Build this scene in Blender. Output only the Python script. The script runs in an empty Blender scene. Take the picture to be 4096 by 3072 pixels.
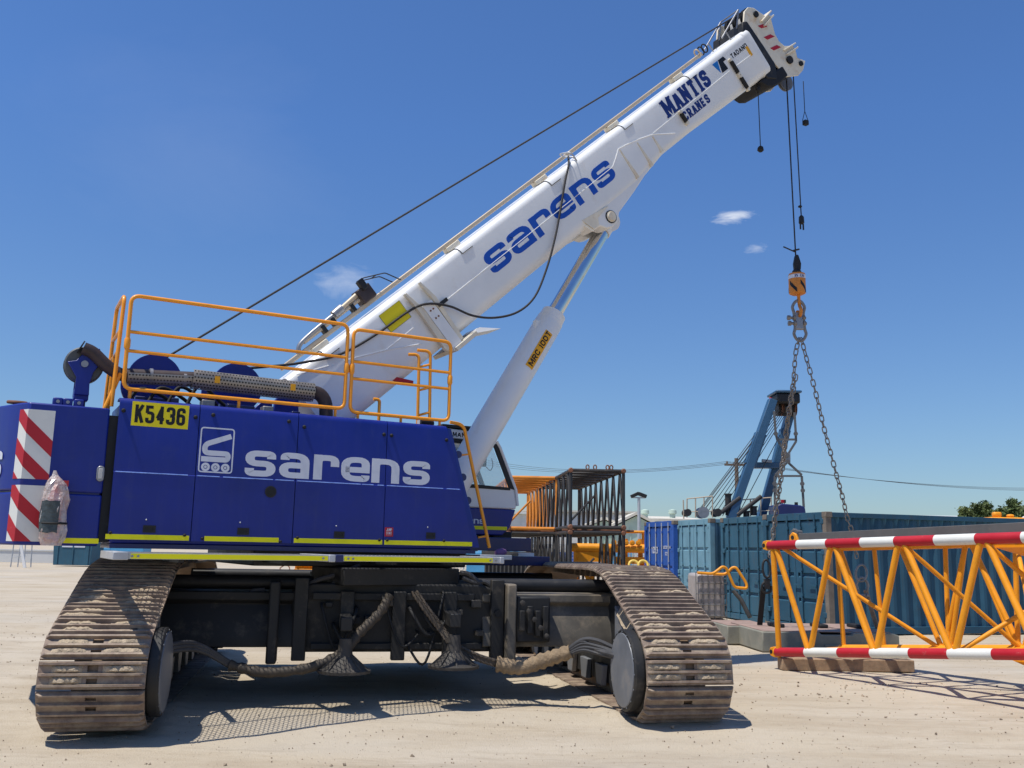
import bpy, math, random
import numpy as np
from mathutils import Vector, Matrix, Quaternion
R_ = math.radians
random.seed(7)
SC = bpy.context.scene
COL = SC.collection

# ------------------------------------------------------------------ camera
FPX = 3735.0; PITCH = math.atan(660 / 3735); ROLL = R_(1.09); EYE = 1.65
_fw = Vector((0, math.cos(PITCH), math.sin(PITCH))); _u0 = Vector((0, -math.sin(PITCH), math.cos(PITCH))); _r0 = Vector((1, 0, 0))
_rt = _r0 * math.cos(ROLL) + _u0 * math.sin(ROLL); _up = _u0 * math.cos(ROLL) - _r0 * math.sin(ROLL)
cd = bpy.data.cameras.new('camera'); cam = bpy.data.objects.new('camera', cd); COL.objects.link(cam)
cd.sensor_width = 36.0; cd.lens = 36.0 * FPX / 4096; cd.clip_start = 0.1; cd.clip_end = 6000
cam.matrix_world = Matrix(((_rt.x, _up.x, -_fw.x, 0), (_rt.y, _up.y, -_fw.y, 0), (_rt.z, _up.z, -_fw.z, EYE), (0, 0, 0, 1)))
SC.camera = cam

# ------------------------------------------------------------------ sky, sun, exposure
SHK = Vector((0.338, 0.216, -1.0))                      # metres a shadow moves per metre of height
EL = math.atan2(1, math.hypot(SHK.x, SHK.y)); AZ = math.atan2(-SHK.x, -SHK.y)
world = bpy.data.worlds.new('World'); SC.world = world; world.use_nodes = True
nt = world.node_tree; nt.nodes.clear()
def WN(t, **k):
    n = nt.nodes.new(t)
    for a, b in k.items(): setattr(n, a, b)
    return n
sky = WN('ShaderNodeTexSky', sky_type='NISHITA', sun_disc=False)
sky.sun_elevation = EL; sky.sun_rotation = AZ
sky.altitude = 300; sky.air_density = 1.0; sky.dust_density = 0.7; sky.ozone_density = 2.5
bg = WN('ShaderNodeBackground'); bg.inputs[1].default_value = 0.118
out = WN('ShaderNodeOutputWorld')
# a few thin clouds, fixed to directions of the sky
geo = WN('ShaderNodeTexCoord')
def cloud(prev, d, size, stretch, amount, seed):
    dv = Vector(d).normalized()
    side = Vector((0, 0, 1)).cross(dv).normalized(); upv = dv.cross(side)
    def dot(v, k):
        n = WN('ShaderNodeVectorMath', operation='DOT_PRODUCT'); n.inputs[1].default_value = v * k
        nt.links.new(geo.outputs['Generated'], n.inputs[0]); return n.outputs['Value']
    cx = WN('ShaderNodeCombineXYZ'); nt.links.new(dot(side, 1 / (size * stretch)), cx.inputs[0]); nt.links.new(dot(upv, 1 / size), cx.inputs[1])
    ln = WN('ShaderNodeVectorMath', operation='LENGTH'); nt.links.new(cx.outputs[0], ln.inputs[0])
    fr = WN('ShaderNodeMath', operation='GREATER_THAN'); nt.links.new(dot(dv, 1), fr.inputs[0]); fr.inputs[1].default_value = 0.0
    no = WN('ShaderNodeTexNoise'); no.inputs['Scale'].default_value = 1.1; no.inputs['Detail'].default_value = 6; no.inputs['Roughness'].default_value = 0.62; no.inputs['Distortion'].default_value = .6
    ad = WN('ShaderNodeVectorMath', operation='ADD'); nt.links.new(cx.outputs[0], ad.inputs[0]); ad.inputs[1].default_value = (seed, seed * 1.7, 0)
    nt.links.new(ad.outputs[0], no.inputs['Vector'])
    m1 = WN('ShaderNodeMapRange'); nt.links.new(ln.outputs['Value'], m1.inputs[0]); m1.inputs[1].default_value = 0.0; m1.inputs[2].default_value = 1.0; m1.inputs[3].default_value = 0.42; m1.inputs[4].default_value = -0.28
    a2 = WN('ShaderNodeMath', operation='ADD'); nt.links.new(m1.outputs[0], a2.inputs[0]); nt.links.new(no.outputs[0], a2.inputs[1])
    m2 = WN('ShaderNodeMapRange'); nt.links.new(a2.outputs[0], m2.inputs[0]); m2.inputs[1].default_value = 0.52; m2.inputs[2].default_value = 0.95; m2.inputs[4].default_value = amount
    m3 = WN('ShaderNodeMath', operation='MULTIPLY'); nt.links.new(m2.outputs[0], m3.inputs[0]); nt.links.new(fr.outputs[0], m3.inputs[1])
    mx = WN('ShaderNodeMixRGB'); nt.links.new(m3.outputs[0], mx.inputs[0]); nt.links.new(prev, mx.inputs[1]); mx.inputs[2].default_value = (8.0, 8.3, 8.8, 1)
    return mx.outputs[0]
def RAY(x, y): return (_fw + _rt * ((x - 2048) / FPX) + _up * ((1536 - y) / FPX))
tint = WN('ShaderNodeMixRGB', blend_type='MULTIPLY'); tint.inputs[0].default_value = 1; tint.inputs[2].default_value = (.60, .90, 1.20, 1)
sepd = WN('ShaderNodeSeparateXYZ'); nt.links.new(geo.outputs['Generated'], sepd.inputs[0])
elev = WN('ShaderNodeMapRange'); nt.links.new(sepd.outputs[2], elev.inputs[0]); elev.inputs[1].default_value = 0.0; elev.inputs[2].default_value = 0.42
tcol = WN('ShaderNodeMixRGB'); nt.links.new(elev.outputs[0], tcol.inputs[0]); tcol.inputs[1].default_value = (.66, .77, .87, 1); tcol.inputs[2].default_value = (.60, .88, 1.25, 1)
nt.links.new(tcol.outputs[0], tint.inputs[2])
nt.links.new(sky.outputs[0], tint.inputs[1]); skyc = tint.outputs[0]
skyc = cloud(skyc, RAY(2935, 868), 0.014, 2.6, 0.75, 3.1)
skyc = cloud(skyc, RAY(3025, 993), 0.009, 2.2, 0.28, 5.4)
skyc = cloud(skyc, RAY(1400, 1130), 0.03, 2.0, 0.32, 8.3)
skyc = cloud(skyc, RAY(800, 620), 0.16, 1.8, 0.035, 1.3)
nt.links.new(skyc, bg.inputs[0]); nt.links.new(bg.outputs[0], out.inputs[0])
sd = bpy.data.lights.new('sun', 'SUN'); sun = bpy.data.objects.new('sun', sd); COL.objects.link(sun)
sd.energy = 5.0; sd.angle = R_(0.53); sd.color = (1.0, 0.95, 0.86)
sun.rotation_euler = SHK.to_track_quat('-Z', 'Y').to_euler(); sun.location = (-20, 10, 40)
SC.view_settings.view_transform = 'Standard'; SC.view_settings.look = 'None'; SC.view_settings.gamma = 1.0
SC.view_settings.use_curve_mapping = False; SC.view_settings.exposure = 0.0

# ------------------------------------------------------------------ picture -> place helpers
CAMP = Vector((0, 0, EYE))
def PZ(x, y, z=0.0): d = RAY(x, y); return CAMP + d * ((z - EYE) / d.z)
def PY(x, y, Y): d = RAY(x, y); return CAMP + d * (Y / d.y)
def PROJ(p):
    v = Vector(p) - CAMP; return 2048 + FPX * v.dot(_rt) / v.dot(_fw), 1536 - FPX * v.dot(_up) / v.dot(_fw)
def FRAME(S, az): return Matrix.Translation(S) @ Matrix.Rotation(R_(az), 4, 'Z')
def ONSEG(a, b, px):
    lo, hi = -1.0, 3.0
    a = Vector(a); b = Vector(b)
    s = 1 if PROJ(b)[0] > PROJ(a)[0] else -1
    for _ in range(50):
        m = (lo + hi) / 2
        q = a.lerp(b, m)
        if (PROJ(q)[0] - px) * s < 0: lo = m
        else: hi = m
    return a.lerp(b, (lo + hi) / 2)

# ------------------------------------------------------------------ materials
def mat(name, col, rough=.55, metal=0.0, var=.15, scale=2.5, bump=0.0, bscale=60, dirt=None, spec=.4, coat=0.0, alpha=None, trans=0.0, streak=None):
    m = bpy.data.materials.new(name); m.use_nodes = True; t = m.node_tree; t.nodes.clear()
    N = t.nodes.new; L = t.links.new
    o = N('ShaderNodeOutputMaterial'); b = N('ShaderNodeBsdfPrincipled'); L(b.outputs[0], o.inputs[0])
    g = N('ShaderNodeNewGeometry'); n = N('ShaderNodeTexNoise'); n.inputs['Scale'].default_value = scale; n.inputs['Detail'].default_value = 7; n.inputs['Roughness'].default_value = .65
    L(g.outputs['Position'], n.inputs['Vector'])
    mr = N('ShaderNodeMapRange'); mr.inputs[1].default_value = .3; mr.inputs[2].default_value = .7; mr.inputs[3].default_value = 1 - var; mr.inputs[4].default_value = 1 + var
    L(n.outputs[0], mr.inputs[0])
    mx = N('ShaderNodeMixRGB'); mx.blend_type = 'MULTIPLY'; mx.inputs[0].default_value = 1; mx.inputs[1].default_value = (*col, 1); L(mr.outputs[0], mx.inputs[2])
    c = mx.outputs[0]
    rr = N('ShaderNodeMapRange'); rr.inputs[1].default_value = .3; rr.inputs[2].default_value = .7; rr.inputs[3].default_value = max(.03, rough - .08); rr.inputs[4].default_value = min(1, rough + .1); L(n.outputs[0], rr.inputs[0])
    L(rr.outputs[0], b.inputs['Roughness'])
    if dirt:
        dc, amt, dsc = dirt
        d = N('ShaderNodeTexNoise'); d.inputs['Scale'].default_value = dsc; d.inputs['Detail'].default_value = 9; d.inputs['Roughness'].default_value = .72
        L(g.outputs['Position'], d.inputs['Vector'])
        dr = N('ShaderNodeMapRange'); dr.inputs[1].default_value = .62 - amt * .3; dr.inputs[2].default_value = .78 - amt * .2; dr.inputs[4].default_value = min(1, .35 + amt * .6); L(d.outputs[0], dr.inputs[0])
        m2 = N('ShaderNodeMixRGB'); L(dr.outputs[0], m2.inputs[0]); L(c, m2.inputs[1]); m2.inputs[2].default_value = (*dc, 1); c = m2.outputs[0]
    if streak:
        sc_, sa = streak
        mp = N('ShaderNodeMapping'); mp.inputs['Scale'].default_value = (9, 9, .55); L(g.outputs['Position'], mp.inputs[0])
        sn = N('ShaderNodeTexNoise'); sn.inputs['Scale'].default_value = 1.6; sn.inputs['Detail'].default_value = 8; sn.inputs['Roughness'].default_value = .7; L(mp.outputs[0], sn.inputs['Vector'])
        sr_ = N('ShaderNodeMapRange'); sr_.inputs[1].default_value = .5; sr_.inputs[2].default_value = .78; sr_.inputs[4].default_value = sa; L(sn.outputs[0], sr_.inputs[0])
        m3_ = N('ShaderNodeMixRGB'); L(sr_.outputs[0], m3_.inputs[0]); L(c, m3_.inputs[1]); m3_.inputs[2].default_value = (*sc_, 1); c = m3_.outputs[0]
    L(c, b.inputs['Base Color'])
    b.inputs['Metallic'].default_value = metal; b.inputs['Specular IOR Level'].default_value = spec
    if coat: b.inputs['Coat Weight'].default_value = coat; b.inputs['Coat Roughness'].default_value = .12
    if trans: b.inputs['Transmission Weight'].default_value = trans
    if alpha is not None: b.inputs['Alpha'].default_value = alpha
    if bump:
        bn = N('ShaderNodeTexNoise'); bn.inputs['Scale'].default_value = bscale; bn.inputs['Detail'].default_value = 6; L(g.outputs['Position'], bn.inputs['Vector'])
        bp = N('ShaderNodeBump'); bp.inputs['Strength'].default_value = bump; bp.inputs['Distance'].default_value = .02; L(bn.outputs[0], bp.inputs['Height']); L(bp.outputs[0], b.inputs['Normal'])
    return m
DUST = (.42, .34, .25)
M = {}
M['blue'] = mat('blue_paint', (.0035, .016, .20), .42, 0, .18, 1.1, .02, 8, ((.022, .034, .17), .22, 3.2), .4, .10, streak=((.05, .06, .17), .22))
M['blue_dark'] = mat('dark_blue_paint', (.004, .010, .085), .4, 0, .12, 2, 0, 8, None, .5, .2)
M['white'] = mat('white_paint', (.74, .74, .73), .38, 0, .05, 1.5, .02, 12, ((.58, .50, .38), .10, 2.6), .5, .2)
M['cream'] = mat('cream_paint', (.62, .52, .36), .5, 0, .14, 3, 0, 10, ((.4, .2, .06), .1, 6))
M['rustwhite'] = mat('stained_white_paint', (.68, .62, .50), .5, 0, .1, 3, 0, 10, ((.5, .27, .08), .32, 5))
M['letter_white'] = mat('white_lettering', (.62, .64, .70), .5, 0, .05)
M['letter_blue'] = mat('blue_lettering', (.006, .075, .43), .5, 0, .06)
M['letter_navy'] = mat('navy_lettering', (.008, .028, .17), .5, 0, .08)
M['letter_cyan'] = mat('cyan_lettering', (.01, .16, .50), .5, 0, .08)
M['letter_black'] = mat('black_lettering', (.006, .006, .008), .5, 0, .05)
M['reflect_yellow'] = mat('reflective_yellow', (.86, .80, .002), .45, 0, .06, 3, 0, 8, ((.5, .44, .03), .06, 9))
M['glint_blue'] = mat('blue_edge_glint', (.22, .34, .75), .3, .2, .3, 9)  # pale blue that paints the sun glint along the hood fold
M['sign_yellow'] = mat('yellow_sign', (.80, .66, .004), .45, 0, .04)
M['sign_orange'] = mat('orange_sign', (.75, .36, .01), .5, 0, .05)
M['red'] = mat('red_paint', (.42, .012, .022), .45, 0, .08, 3, 0, 8, ((.5, .4, .35), .05, 8))
M['stripe_white'] = mat('stripe_white', (.66, .66, .62), .5, 0, .06, 3, 0, 8, (DUST, .08, 8))
M['rail'] = mat('orange_rail_paint', (.84, .31, .008), .42, 0, .1, 6, 0, 10, ((.35, .16, .04), .08, 14), .5, .15)
M['yellow'] = mat('yellow_steel_paint', (.78, .30, .010), .48, 0, .12, 4, 0, 10, ((.30, .12, .03), .14, 9), .4)
M['black'] = mat('black_steel', (.014, .014, .015), .55, 0, .3, 6, .05, 40, ((.10, .085, .065), .15, 6))
M['rubber'] = mat('black_rubber', (.012, .012, .013), .7, 0, .2)
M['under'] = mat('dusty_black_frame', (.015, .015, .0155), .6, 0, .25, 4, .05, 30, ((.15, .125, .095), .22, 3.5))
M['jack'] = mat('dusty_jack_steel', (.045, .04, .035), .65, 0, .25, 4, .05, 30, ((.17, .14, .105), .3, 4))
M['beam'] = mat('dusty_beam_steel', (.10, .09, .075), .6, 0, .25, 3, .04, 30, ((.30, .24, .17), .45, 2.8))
M['shoe'] = mat('worn_track_steel', (.20, .145, .112), .6, .1, .3, 9, .12, 60, ((.40, .32, .23), .6, 6))
M['shoe_in'] = mat('brown_track_inside', (.20, .13, .08), .7, 0, .2, 4, .05, 30, (DUST, .3, 4))
M['hub'] = mat('grey_drive_cover', (.155, .165, .185), .5, .1, .18, 3, .02, 30, ((.30, .25, .19), .34, 3))
M['mud'] = mat('dried_mud', (.41, .33, .235), .95, 0, .22, 14, .8, 70, ((.27, .21, .15), .3, 22), .1)
M['steel'] = mat('bare_steel', (.30, .30, .31), .4, .6, .15, 6, 0, 10, ((.22, .17, .12), .15, 8))
M['chrome'] = mat('chrome_rod', (.62, .63, .65), .10, 1.0, .05, 3)
M['perf'] = mat('perforated_shield_steel', (.30, .275, .245), .42, .55, .15, 5, 0, 10, ((.33, .24, .15), .2, 6))
M['exhaust'] = mat('burnt_exhaust_steel', (.06, .045, .045), .55, .4, .3, 6)
M['rope'] = mat('dark_wire_rope', (.035, .033, .034), .6, .3, .3, 40, .3, 300)
M['chain'] = mat('galvanised_chain', (.24, .22, .20), .5, .3, .3, 12, 0, 10, ((.22, .15, .10), .3, 10))
M['glass'] = mat('cab_glass', (.72, .90, .92), .04, 0, .02, 1, alpha=.28, spec=.6)
M['hookblk'] = mat('orange_hook_paint', (.62, .22, .03), .5, 0, .15, 8, 0, 10, ((.12, .07, .04), .2, 20))
M['grate'] = mat('walkway_grating_steel', (.50, .44, .40), .55, .25, .12, 6)
M['galv'] = mat('galvanised_edge', (.45, .46, .48), .45, .4, .15, 6)
M['bag'] = mat('clear_plastic_bag', (.80, .72, .66), .18, 0, .25, 22, 1.0, 30, ((.62, .22, .12), .5, 7), .6, .6, alpha=.55)
M['bagdark'] = mat('dark_bag_print', (.05, .065, .07), .4, 0, .4, 25, .4, 40)
M['extinguisher'] = mat('extinguisher_red', (.45, .012, .012), .35, 0, .05, 3, coat=.3)
M['lens'] = mat('lamp_lens', (.55, .53, .50), .25, 0, .05)
M['wrap'] = mat('hose_wrap_canvas', (.235, .17, .105), .85, 0, .35, 14, .8, 26, ((.10, .07, .045), .3, 9))
M['strand'] = mat('guard_strands', (.085, .066, .048), .6, .1, .3, 20)
M['sheave'] = mat('dark_sheave_steel', (.085, .09, .09), .5, .2, .2, 6)
M['worn'] = mat('worn_bright_steel', (.36, .33, .30), .38, .55, .25, 14)
M['olat'] = mat('rusty_orange_lattice', (.62, .215, .02), .55, 0, .2, 3, 0, 8, ((.22, .09, .04), .28, 2.5))
M['hose'] = mat('grey_hose', (.05, .05, .053), .55, 0, .25, 9, .1, 60, (DUST, .06, 8))
M['braid'] = mat('braided_guard', (.06, .048, .036), .7, 0, .3, 20)
M['teal'] = mat('teal_container_paint', (.033, .105, .158), .55, 0, .16, 1.4, .03, 4, ((.10, .065, .04), .16, 4), .3, streak=((.09, .065, .05), .4))
M['teal_shade'] = mat('shaded_teal_container_paint', (.024, .082, .132), .6, 0, .18, 1.4, .03, 4, ((.09, .06, .04), .16, 4), .25, streak=((.07, .055, .045), .4))  # teal darkened to put the long container's shade into its colour
M['teal_light'] = mat('light_teal_container_paint', (.15, .29, .36), .5, 0, .12, 1.8, .02, 6, ((.14, .11, .09), .12, 6))
M['cblue'] = mat('royal_blue_container_paint', (.022, .085, .33), .5, 0, .12, 2, .02, 6, ((.12, .10, .09), .08, 6))
M['rustpost'] = mat('rusty_corner_steel', (.17, .14, .11), .7, 0, .3, 4)
M['lblue'] = mat('light_blue_block_paint', (.09, .34, .58), .5, 0, .1, 3, 0, 8, ((.25, .2, .16), .12, 6))
M['dkblue'] = mat('blue_gantry_paint', (.026, .085, .165), .42, 0, .12, 2, 0, 8, ((.09, .08, .07), .1, 6), .5, .1)
M['lattice_black'] = mat('dark_lattice_paint', (.028, .026, .025), .5, 0, .3, 3, 0, 8, ((.16, .09, .05), .22, 3))
M['rust'] = mat('rusty_steel', (.20, .085, .045), .7, 0, .3, 6)
M['concrete'] = mat('grey_slab_paint', (.21, .205, .165), .75, 0, .2, 4, .06, 30, ((.36, .30, .22), .3, 3))
M['slabtop'] = mat('reddish_slab_top', (.30, .205, .165), .8, 0, .2, 4, .06, 30, (DUST, .35, 3))
M['timber'] = mat('weathered_timber', (.30, .205, .13), .85, 0, .3, 12, .1, 60)
M['greybar'] = mat('grey_bar_paint', (.105, .105, .105), .55, 0, .12, 4, 0, 8, (DUST, .05, 6))
M['shed'] = mat('pale_shed_cladding', (.58, .58, .56), .7, 0, .06, .6)
M['shedgreen'] = mat('pale_green_cladding', (.42, .52, .44), .7, 0, .08, .6)
M['roof'] = mat('cream_metal_roof', (.60, .56, .47), .6, 0, .08, .5)
M['galvpole'] = mat('galvanised_pole', (.42, .44, .46), .5, .3, .1, 3)
M['wood'] = mat('wooden_pole', (.13, .10, .075), .85, 0, .25, 3)
M['ibc'] = mat('ibc_plastic', (.46, .41, .38), .45, 0, .2, 2.2, 0, 8, ((.12, .105, .095), .75, 1.1))
M['leaf'] = mat('conifer_needles', (.07, .105, .03), .7, 0, .5, 1.6, 0, 8, ((.20, .20, .05), .5, .8))
M['bark'] = mat('conifer_bark', (.10, .07, .05), .9, 0, .3, 4)
M['rope2'] = mat('gantry_rope', (.05, .045, .042), .6, .2, .2)
M['purple'] = mat('purple_glove', (.12, .06, .16), .8)
M['hyd'] = mat('tan_steel_tube', (.52, .42, .30), .45, .1, .08, 2)

# ------------------------------------------------------------------ mesh builder
class MB:
    def __init__(s): s.v = []; s.f = []
    def add(s, vs, fs):
        k = len(s.v); s.v += [tuple(v) for v in vs]; s.f += [tuple(i + k for i in f) for f in fs]; return s
    def bx(s, x0, x1, y0, y1, z0, z1, T=None):
        vs = [Vector(p) for p in ((x0, y0, z0), (x1, y0, z0), (x1, y1, z0), (x0, y1, z0), (x0, y0, z1), (x1, y0, z1), (x1, y1, z1), (x0, y1, z1))]
        if T is not None: vs = [T @ v for v in vs]
        return s.add(vs, [(0, 3, 2, 1), (4, 5, 6, 7), (0, 1, 5, 4), (1, 2, 6, 5), (2, 3, 7, 6), (3, 0, 4, 7)])
    def prism(s, poly, h0, h1, axis='y'):
        """poly: 2D outline; extruded along axis from h0 to h1. axis y: (x,z); z: (x,y); x: (y,z)"""
        def P(p, h): return (p[0], h, p[1]) if axis == 'y' else (p[0], p[1], h) if axis == 'z' else (h, p[0], p[1])
        n = len(poly); a = sum(poly[i][0] * poly[(i + 1) % n][1] - poly[(i + 1) % n][0] * poly[i][1] for i in range(n))
        if (a > 0) == (axis == 'y'): poly = poly[::-1]
        if h0 > h1: h0, h1 = h1, h0
        vs = [P(p, h0) for p in poly] + [P(p, h1) for p in poly]
        fs = [tuple(range(n))[::-1], tuple(range(n, 2 * n))] + [(i, (i + 1) % n, n + (i + 1) % n, n + i) for i in range(n)]
        return s.add(vs, fs)
    def cyl(s, p0, p1, r0, r1=None, n=12, caps=True):
        r1 = r0 if r1 is None else r1; p0 = Vector(p0); p1 = Vector(p1); d = (p1 - p0).normalized()
        q = d.to_track_quat('Z', 'Y'); vs = []
        for p, r in ((p0, r0), (p1, r1)):
            for i in range(n): a = 2 * math.pi * i / n; vs.append(p + q @ Vector((r * math.cos(a), r * math.sin(a), 0)))
        fs = [(i, (i + 1) % n, n + (i + 1) % n, n + i) for i in range(n)]
        if caps: fs += [tuple(range(n))[::-1], tuple(range(n, 2 * n))]
        return s.add(vs, fs)
    def lathe(s, p0, ax, prof, n=20):
        """prof: (distance along ax, radius)"""
        p0 = Vector(p0); ax = Vector(ax).normalized(); q = ax.to_track_quat('Z', 'Y'); vs = []; m = len(prof)
        for h, r in prof:
            for i in range(n): a = 2 * math.pi * i / n; vs.append(p0 + ax * h + q @ Vector((r * math.cos(a), r * math.sin(a), 0)))
        fs = [(j * n + i, j * n + (i + 1) % n, (j + 1) * n + (i + 1) % n, (j + 1) * n + i) for j in range(m - 1) for i in range(n)]
        fs += [tuple(range(n))[::-1], tuple(range((m - 1) * n, m * n))]
        return s.add(vs, fs)
    def tube(s, path, r, n=8, closed=False, caps=True, radii=None):
        P = [Vector(p) for p in path]; m = len(P); vs = []
        up = None
        for i in range(m):
            a = P[(i - 1) % m] if (closed or i > 0) else P[i]; b = P[(i + 1) % m] if (closed or i < m - 1) else P[i]
            d = (b - a).normalized()
            if up is None:
                up = Vector((0, 0, 1)) if abs(d.z) < .9 else Vector((1, 0, 0))
            x = up.cross(d).normalized(); up = d.cross(x).normalized(); rr = radii[i] if radii else r
            for k in range(n): t = 2 * math.pi * k / n; vs.append(P[i] + x * (rr * math.cos(t)) + up * (rr * math.sin(t)))
        e = m if closed else m - 1
        fs = [(j * n + k, j * n + (k + 1) % n, ((j + 1) % m) * n + (k + 1) % n, ((j + 1) % m) * n + k) for j in range(e) for k in range(n)]
        if caps and not closed: fs += [tuple(range(n))[::-1], tuple(range((m - 1) * n, m * n))]
        return s.add(vs, fs)
    def mesh(s, name, m, smooth=35):
        me = bpy.data.meshes.new(name); me.from_pydata(s.v, [], s.f); me.update()
        if m is not None: me.materials.append(M[m] if isinstance(m, str) else m)
        if smooth:
            me.shade_smooth(); me.set_sharp_from_angle(angle=R_(smooth))
        return me
    def build(s, name, m, parent=None, T=None, smooth=35, bevel=0, label=None):
        return OBJ(name, s.mesh(name, m, smooth), parent, T, bevel, label)
def OBJ(name, me, parent=None, T=None, bevel=0, label=None):
    o = bpy.data.objects.new(name, me); COL.objects.link(o)
    if parent is not None: o.parent = parent
    if T is not None: o.matrix_basis = T
    if bevel:
        b = o.modifiers.new('bevel', 'BEVEL'); b.width = bevel; b.segments = 2; b.limit_method = 'ANGLE'; b.angle_limit = R_(40)
    if label: o['label'] = label
    return o
def tag(o, label, cat=None, group=None, kind=None):
    o['label'] = label
    if cat: o['category'] = cat
    if group: o['group'] = group
    if kind: o['kind'] = kind
    return o
def empty(name, T, label, cat, group=None):
    o = bpy.data.objects.new(name, None); COL.objects.link(o); o.matrix_basis = T; o.empty_display_size = .3
    return tag(o, label, cat, group)
_unit = {}
def bar(parent, name, p0, p1, r, m, n=8):
    """a straight round member; alike members share one mesh"""
    k = (m, n)
    if k not in _unit: _unit[k] = MB().cyl((0, 0, 0), (0, 0, 1), 1, n=n).mesh('round_member', m)
    p0 = Vector(p0); p1 = Vector(p1); d = p1 - p0
    T = Matrix.Translation(p0) @ d.to_track_quat('Z', 'Y').to_matrix().to_4x4() @ Matrix.Diagonal((r, r, d.length, 1))
    return OBJ(name, _unit[k], parent, T)
def rounded(pts, r, closed=False, n=5):
    """round the corners of a polyline"""
    P = [Vector(p) for p in pts]; out = []; m = len(P)
    for i in range(m):
        if not closed and i in (0, m - 1): out.append(P[i]); continue
        a = (P[i - 1] - P[i]); b = (P[(i + 1) % m] - P[i]); k = min(r, a.length * .49, b.length * .49)
        A = P[i] + a.normalized() * k; B = P[i] + b.normalized() * k
        for j in range(n + 1):
            t = j / n; out.append(A * (1 - t) ** 2 + P[i] * 2 * t * (1 - t) + B * t ** 2)
    return out

# ------------------------------------------------------------------ lettering: ribbons built from centre lines
GL = {
 's': [[(1, .75), (1, 1, 1), (0, 1, 1), (0, .5, 1), (1, .5, 1), (1, 0, 1), (0, 0, 1), (0, .25)]],
 'a': [[(.04, .77), (.04, 1, 1), (1, 1, 1), (1, -.15)], [(1, .51), (0, .51, 1), (0, 0, 1), (1, 0)]],
 'r': [[(0, -.15), (0, 1.15)], [(0, .5), (0, 1, 1), (1, 1, 1), (1, .56)]],
 'e': [[(0, .47), (1, .47), (1, 1, 1), (0, 1, 1), (0, 0, 1), (1, 0, 1), (1, .2)]],
 'n': [[(0, -.15), (0, 1.15)], [(0, .5), (0, 1, 1), (1, 1, 1), (1, -.15)]],
 'A': [[(0, -.1), (.42, 1)], [(.58, 1), (1, -.1)], [(.2, .3), (.8, .3)]],
 'C': [[(1, .68), (1, 1, 1), (0, 1, 1), (0, 0, 1), (1, 0, 1), (1, .32)]],
 'D': [[(0, 0), (0, 1), (1, 1, 1), (1, 0, 1), (-.1, 0)]],
 'E': [[(1.05, 1), (0, 1), (0, 0), (1.05, 0)], [(0, .5), (.9, .5)]],
 'I': [[(.5, -.1), (.5, 1.1)]],
 'J': [[(1, 1.1), (1, 0, 1), (0, 0, 1), (0, .3)]],
 'K': [[(0, -.1), (0, 1.1)], [(1, 1.1), (.1, .42)], [(.36, .62), (1, -.1)]],
 'M': [[(0, -.1), (0, 1.05)], [(0, 1.02), (.5, .2), (1, 1.02)], [(1, -.1), (1, 1.05)]],
 'N': [[(0, -.1), (0, 1.1)], [(0, 1.0), (1, 0)], [(1, -.1), (1, 1.1)]],
 'O': [[(.5, 1), (0, 1, 1), (0, 0, 1), (1, 0, 1), (1, 1, 1), (.45, 1)]],
 'P': [[(0, -.1), (0, 1), (1, 1, 1), (1, .42, 1), (0, .42)]],
 'R': [[(0, -.1), (0, 1), (1, 1, 1), (1, .46, 1), (0, .46)], [(.5, .46), (1, -.1)]],
 'S': [[(1, .7), (1, 1, 1), (0, 1, 1), (0, .52, 1), (1, .52, 1), (1, 0, 1), (0, 0, 1), (0, .3)]],
 'T': [[(-.1, 1), (1.1, 1)], [(.5, 1), (.5, -.1)]],
 'U': [[(0, 1.1), (0, 0, 1), (1, 0, 1), (1, 1.1)]],
 '0': [[(.5, 1), (0, 1, 1), (0, 0, 1), (1, 0, 1), (1, 1, 1), (.45, 1)]],
 '1': [[(.15, .78), (.6, 1), (.6, -.1)]],
 '3': [[(0, .76), (0, 1, 1), (1, 1, 1), (1, .53, 1), (.4, .53)], [(.4, .5), (1, .5, 1), (1, 0, 1), (0, 0, 1), (0, .24)]],
 '4': [[(.72, -.1), (.72, 1.1)], [(.72, .98), (0, .28)], [(-.05, .24), (1.15, .24)]],
 '5': [[(1, 1), (0, 1), (0, .58)], [(0, .6), (1, .6, 1), (1, 0, 1), (0, 0, 1), (0, .26)]],
 '6': [[(1, .76), (1, 1, 1), (0, 1, 1), (0, 0, 1), (1, 0, 1), (1, .57, 1), (0, .57)]],
 '2': [[(0, .74), (0, 1, 1), (1, 1, 1), (1, .6), (0, 0), (1.05, 0)]],
}
def ribbon(mb, pts, hw, place, thick, lift):
    """pts: 2D centre line, hw: half widths (x, y), place: 2D -> 3D with height"""
    P = [np.array(p[:2], float) for p in pts]; L = []; Rr = []
    for i in range(len(P)):
        t0 = P[i] - P[i - 1] if i > 0 else P[1] - P[0]; t1 = P[i + 1] - P[i] if i < len(P) - 1 else t0
        n0 = np.array([-t0[1], t0[0]]) / (np.hypot(*t0) + 1e-9); n1 = np.array([-t1[1], t1[0]]) / (np.hypot(*t1) + 1e-9)
        n = n0 + n1; n /= (np.hypot(*n) + 1e-9); k = 1 / max(.5, float(n @ n0)); o = n * k * hw
        L.append(P[i] + o); Rr.append(P[i] - o)
    m = len(P); vs = [place(*p, lift) for p in L] + [place(*p, lift) for p in Rr] + [place(*p, lift - thick) for p in L] + [place(*p, lift - thick) for p in Rr]
    fs = []
    for i in range(m - 1):
        fs += [(i, m + i, m + i + 1, i + 1), (i, i + 1, 2 * m + i + 1, 2 * m + i), (m + i, 3 * m + i, 3 * m + i + 1, m + i + 1)]
    fs += [(0, 2 * m, 3 * m, m), (m - 1, 2 * m - 1, 4 * m - 1, 3 * m - 1)]
    mb.add(vs, fs)
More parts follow.
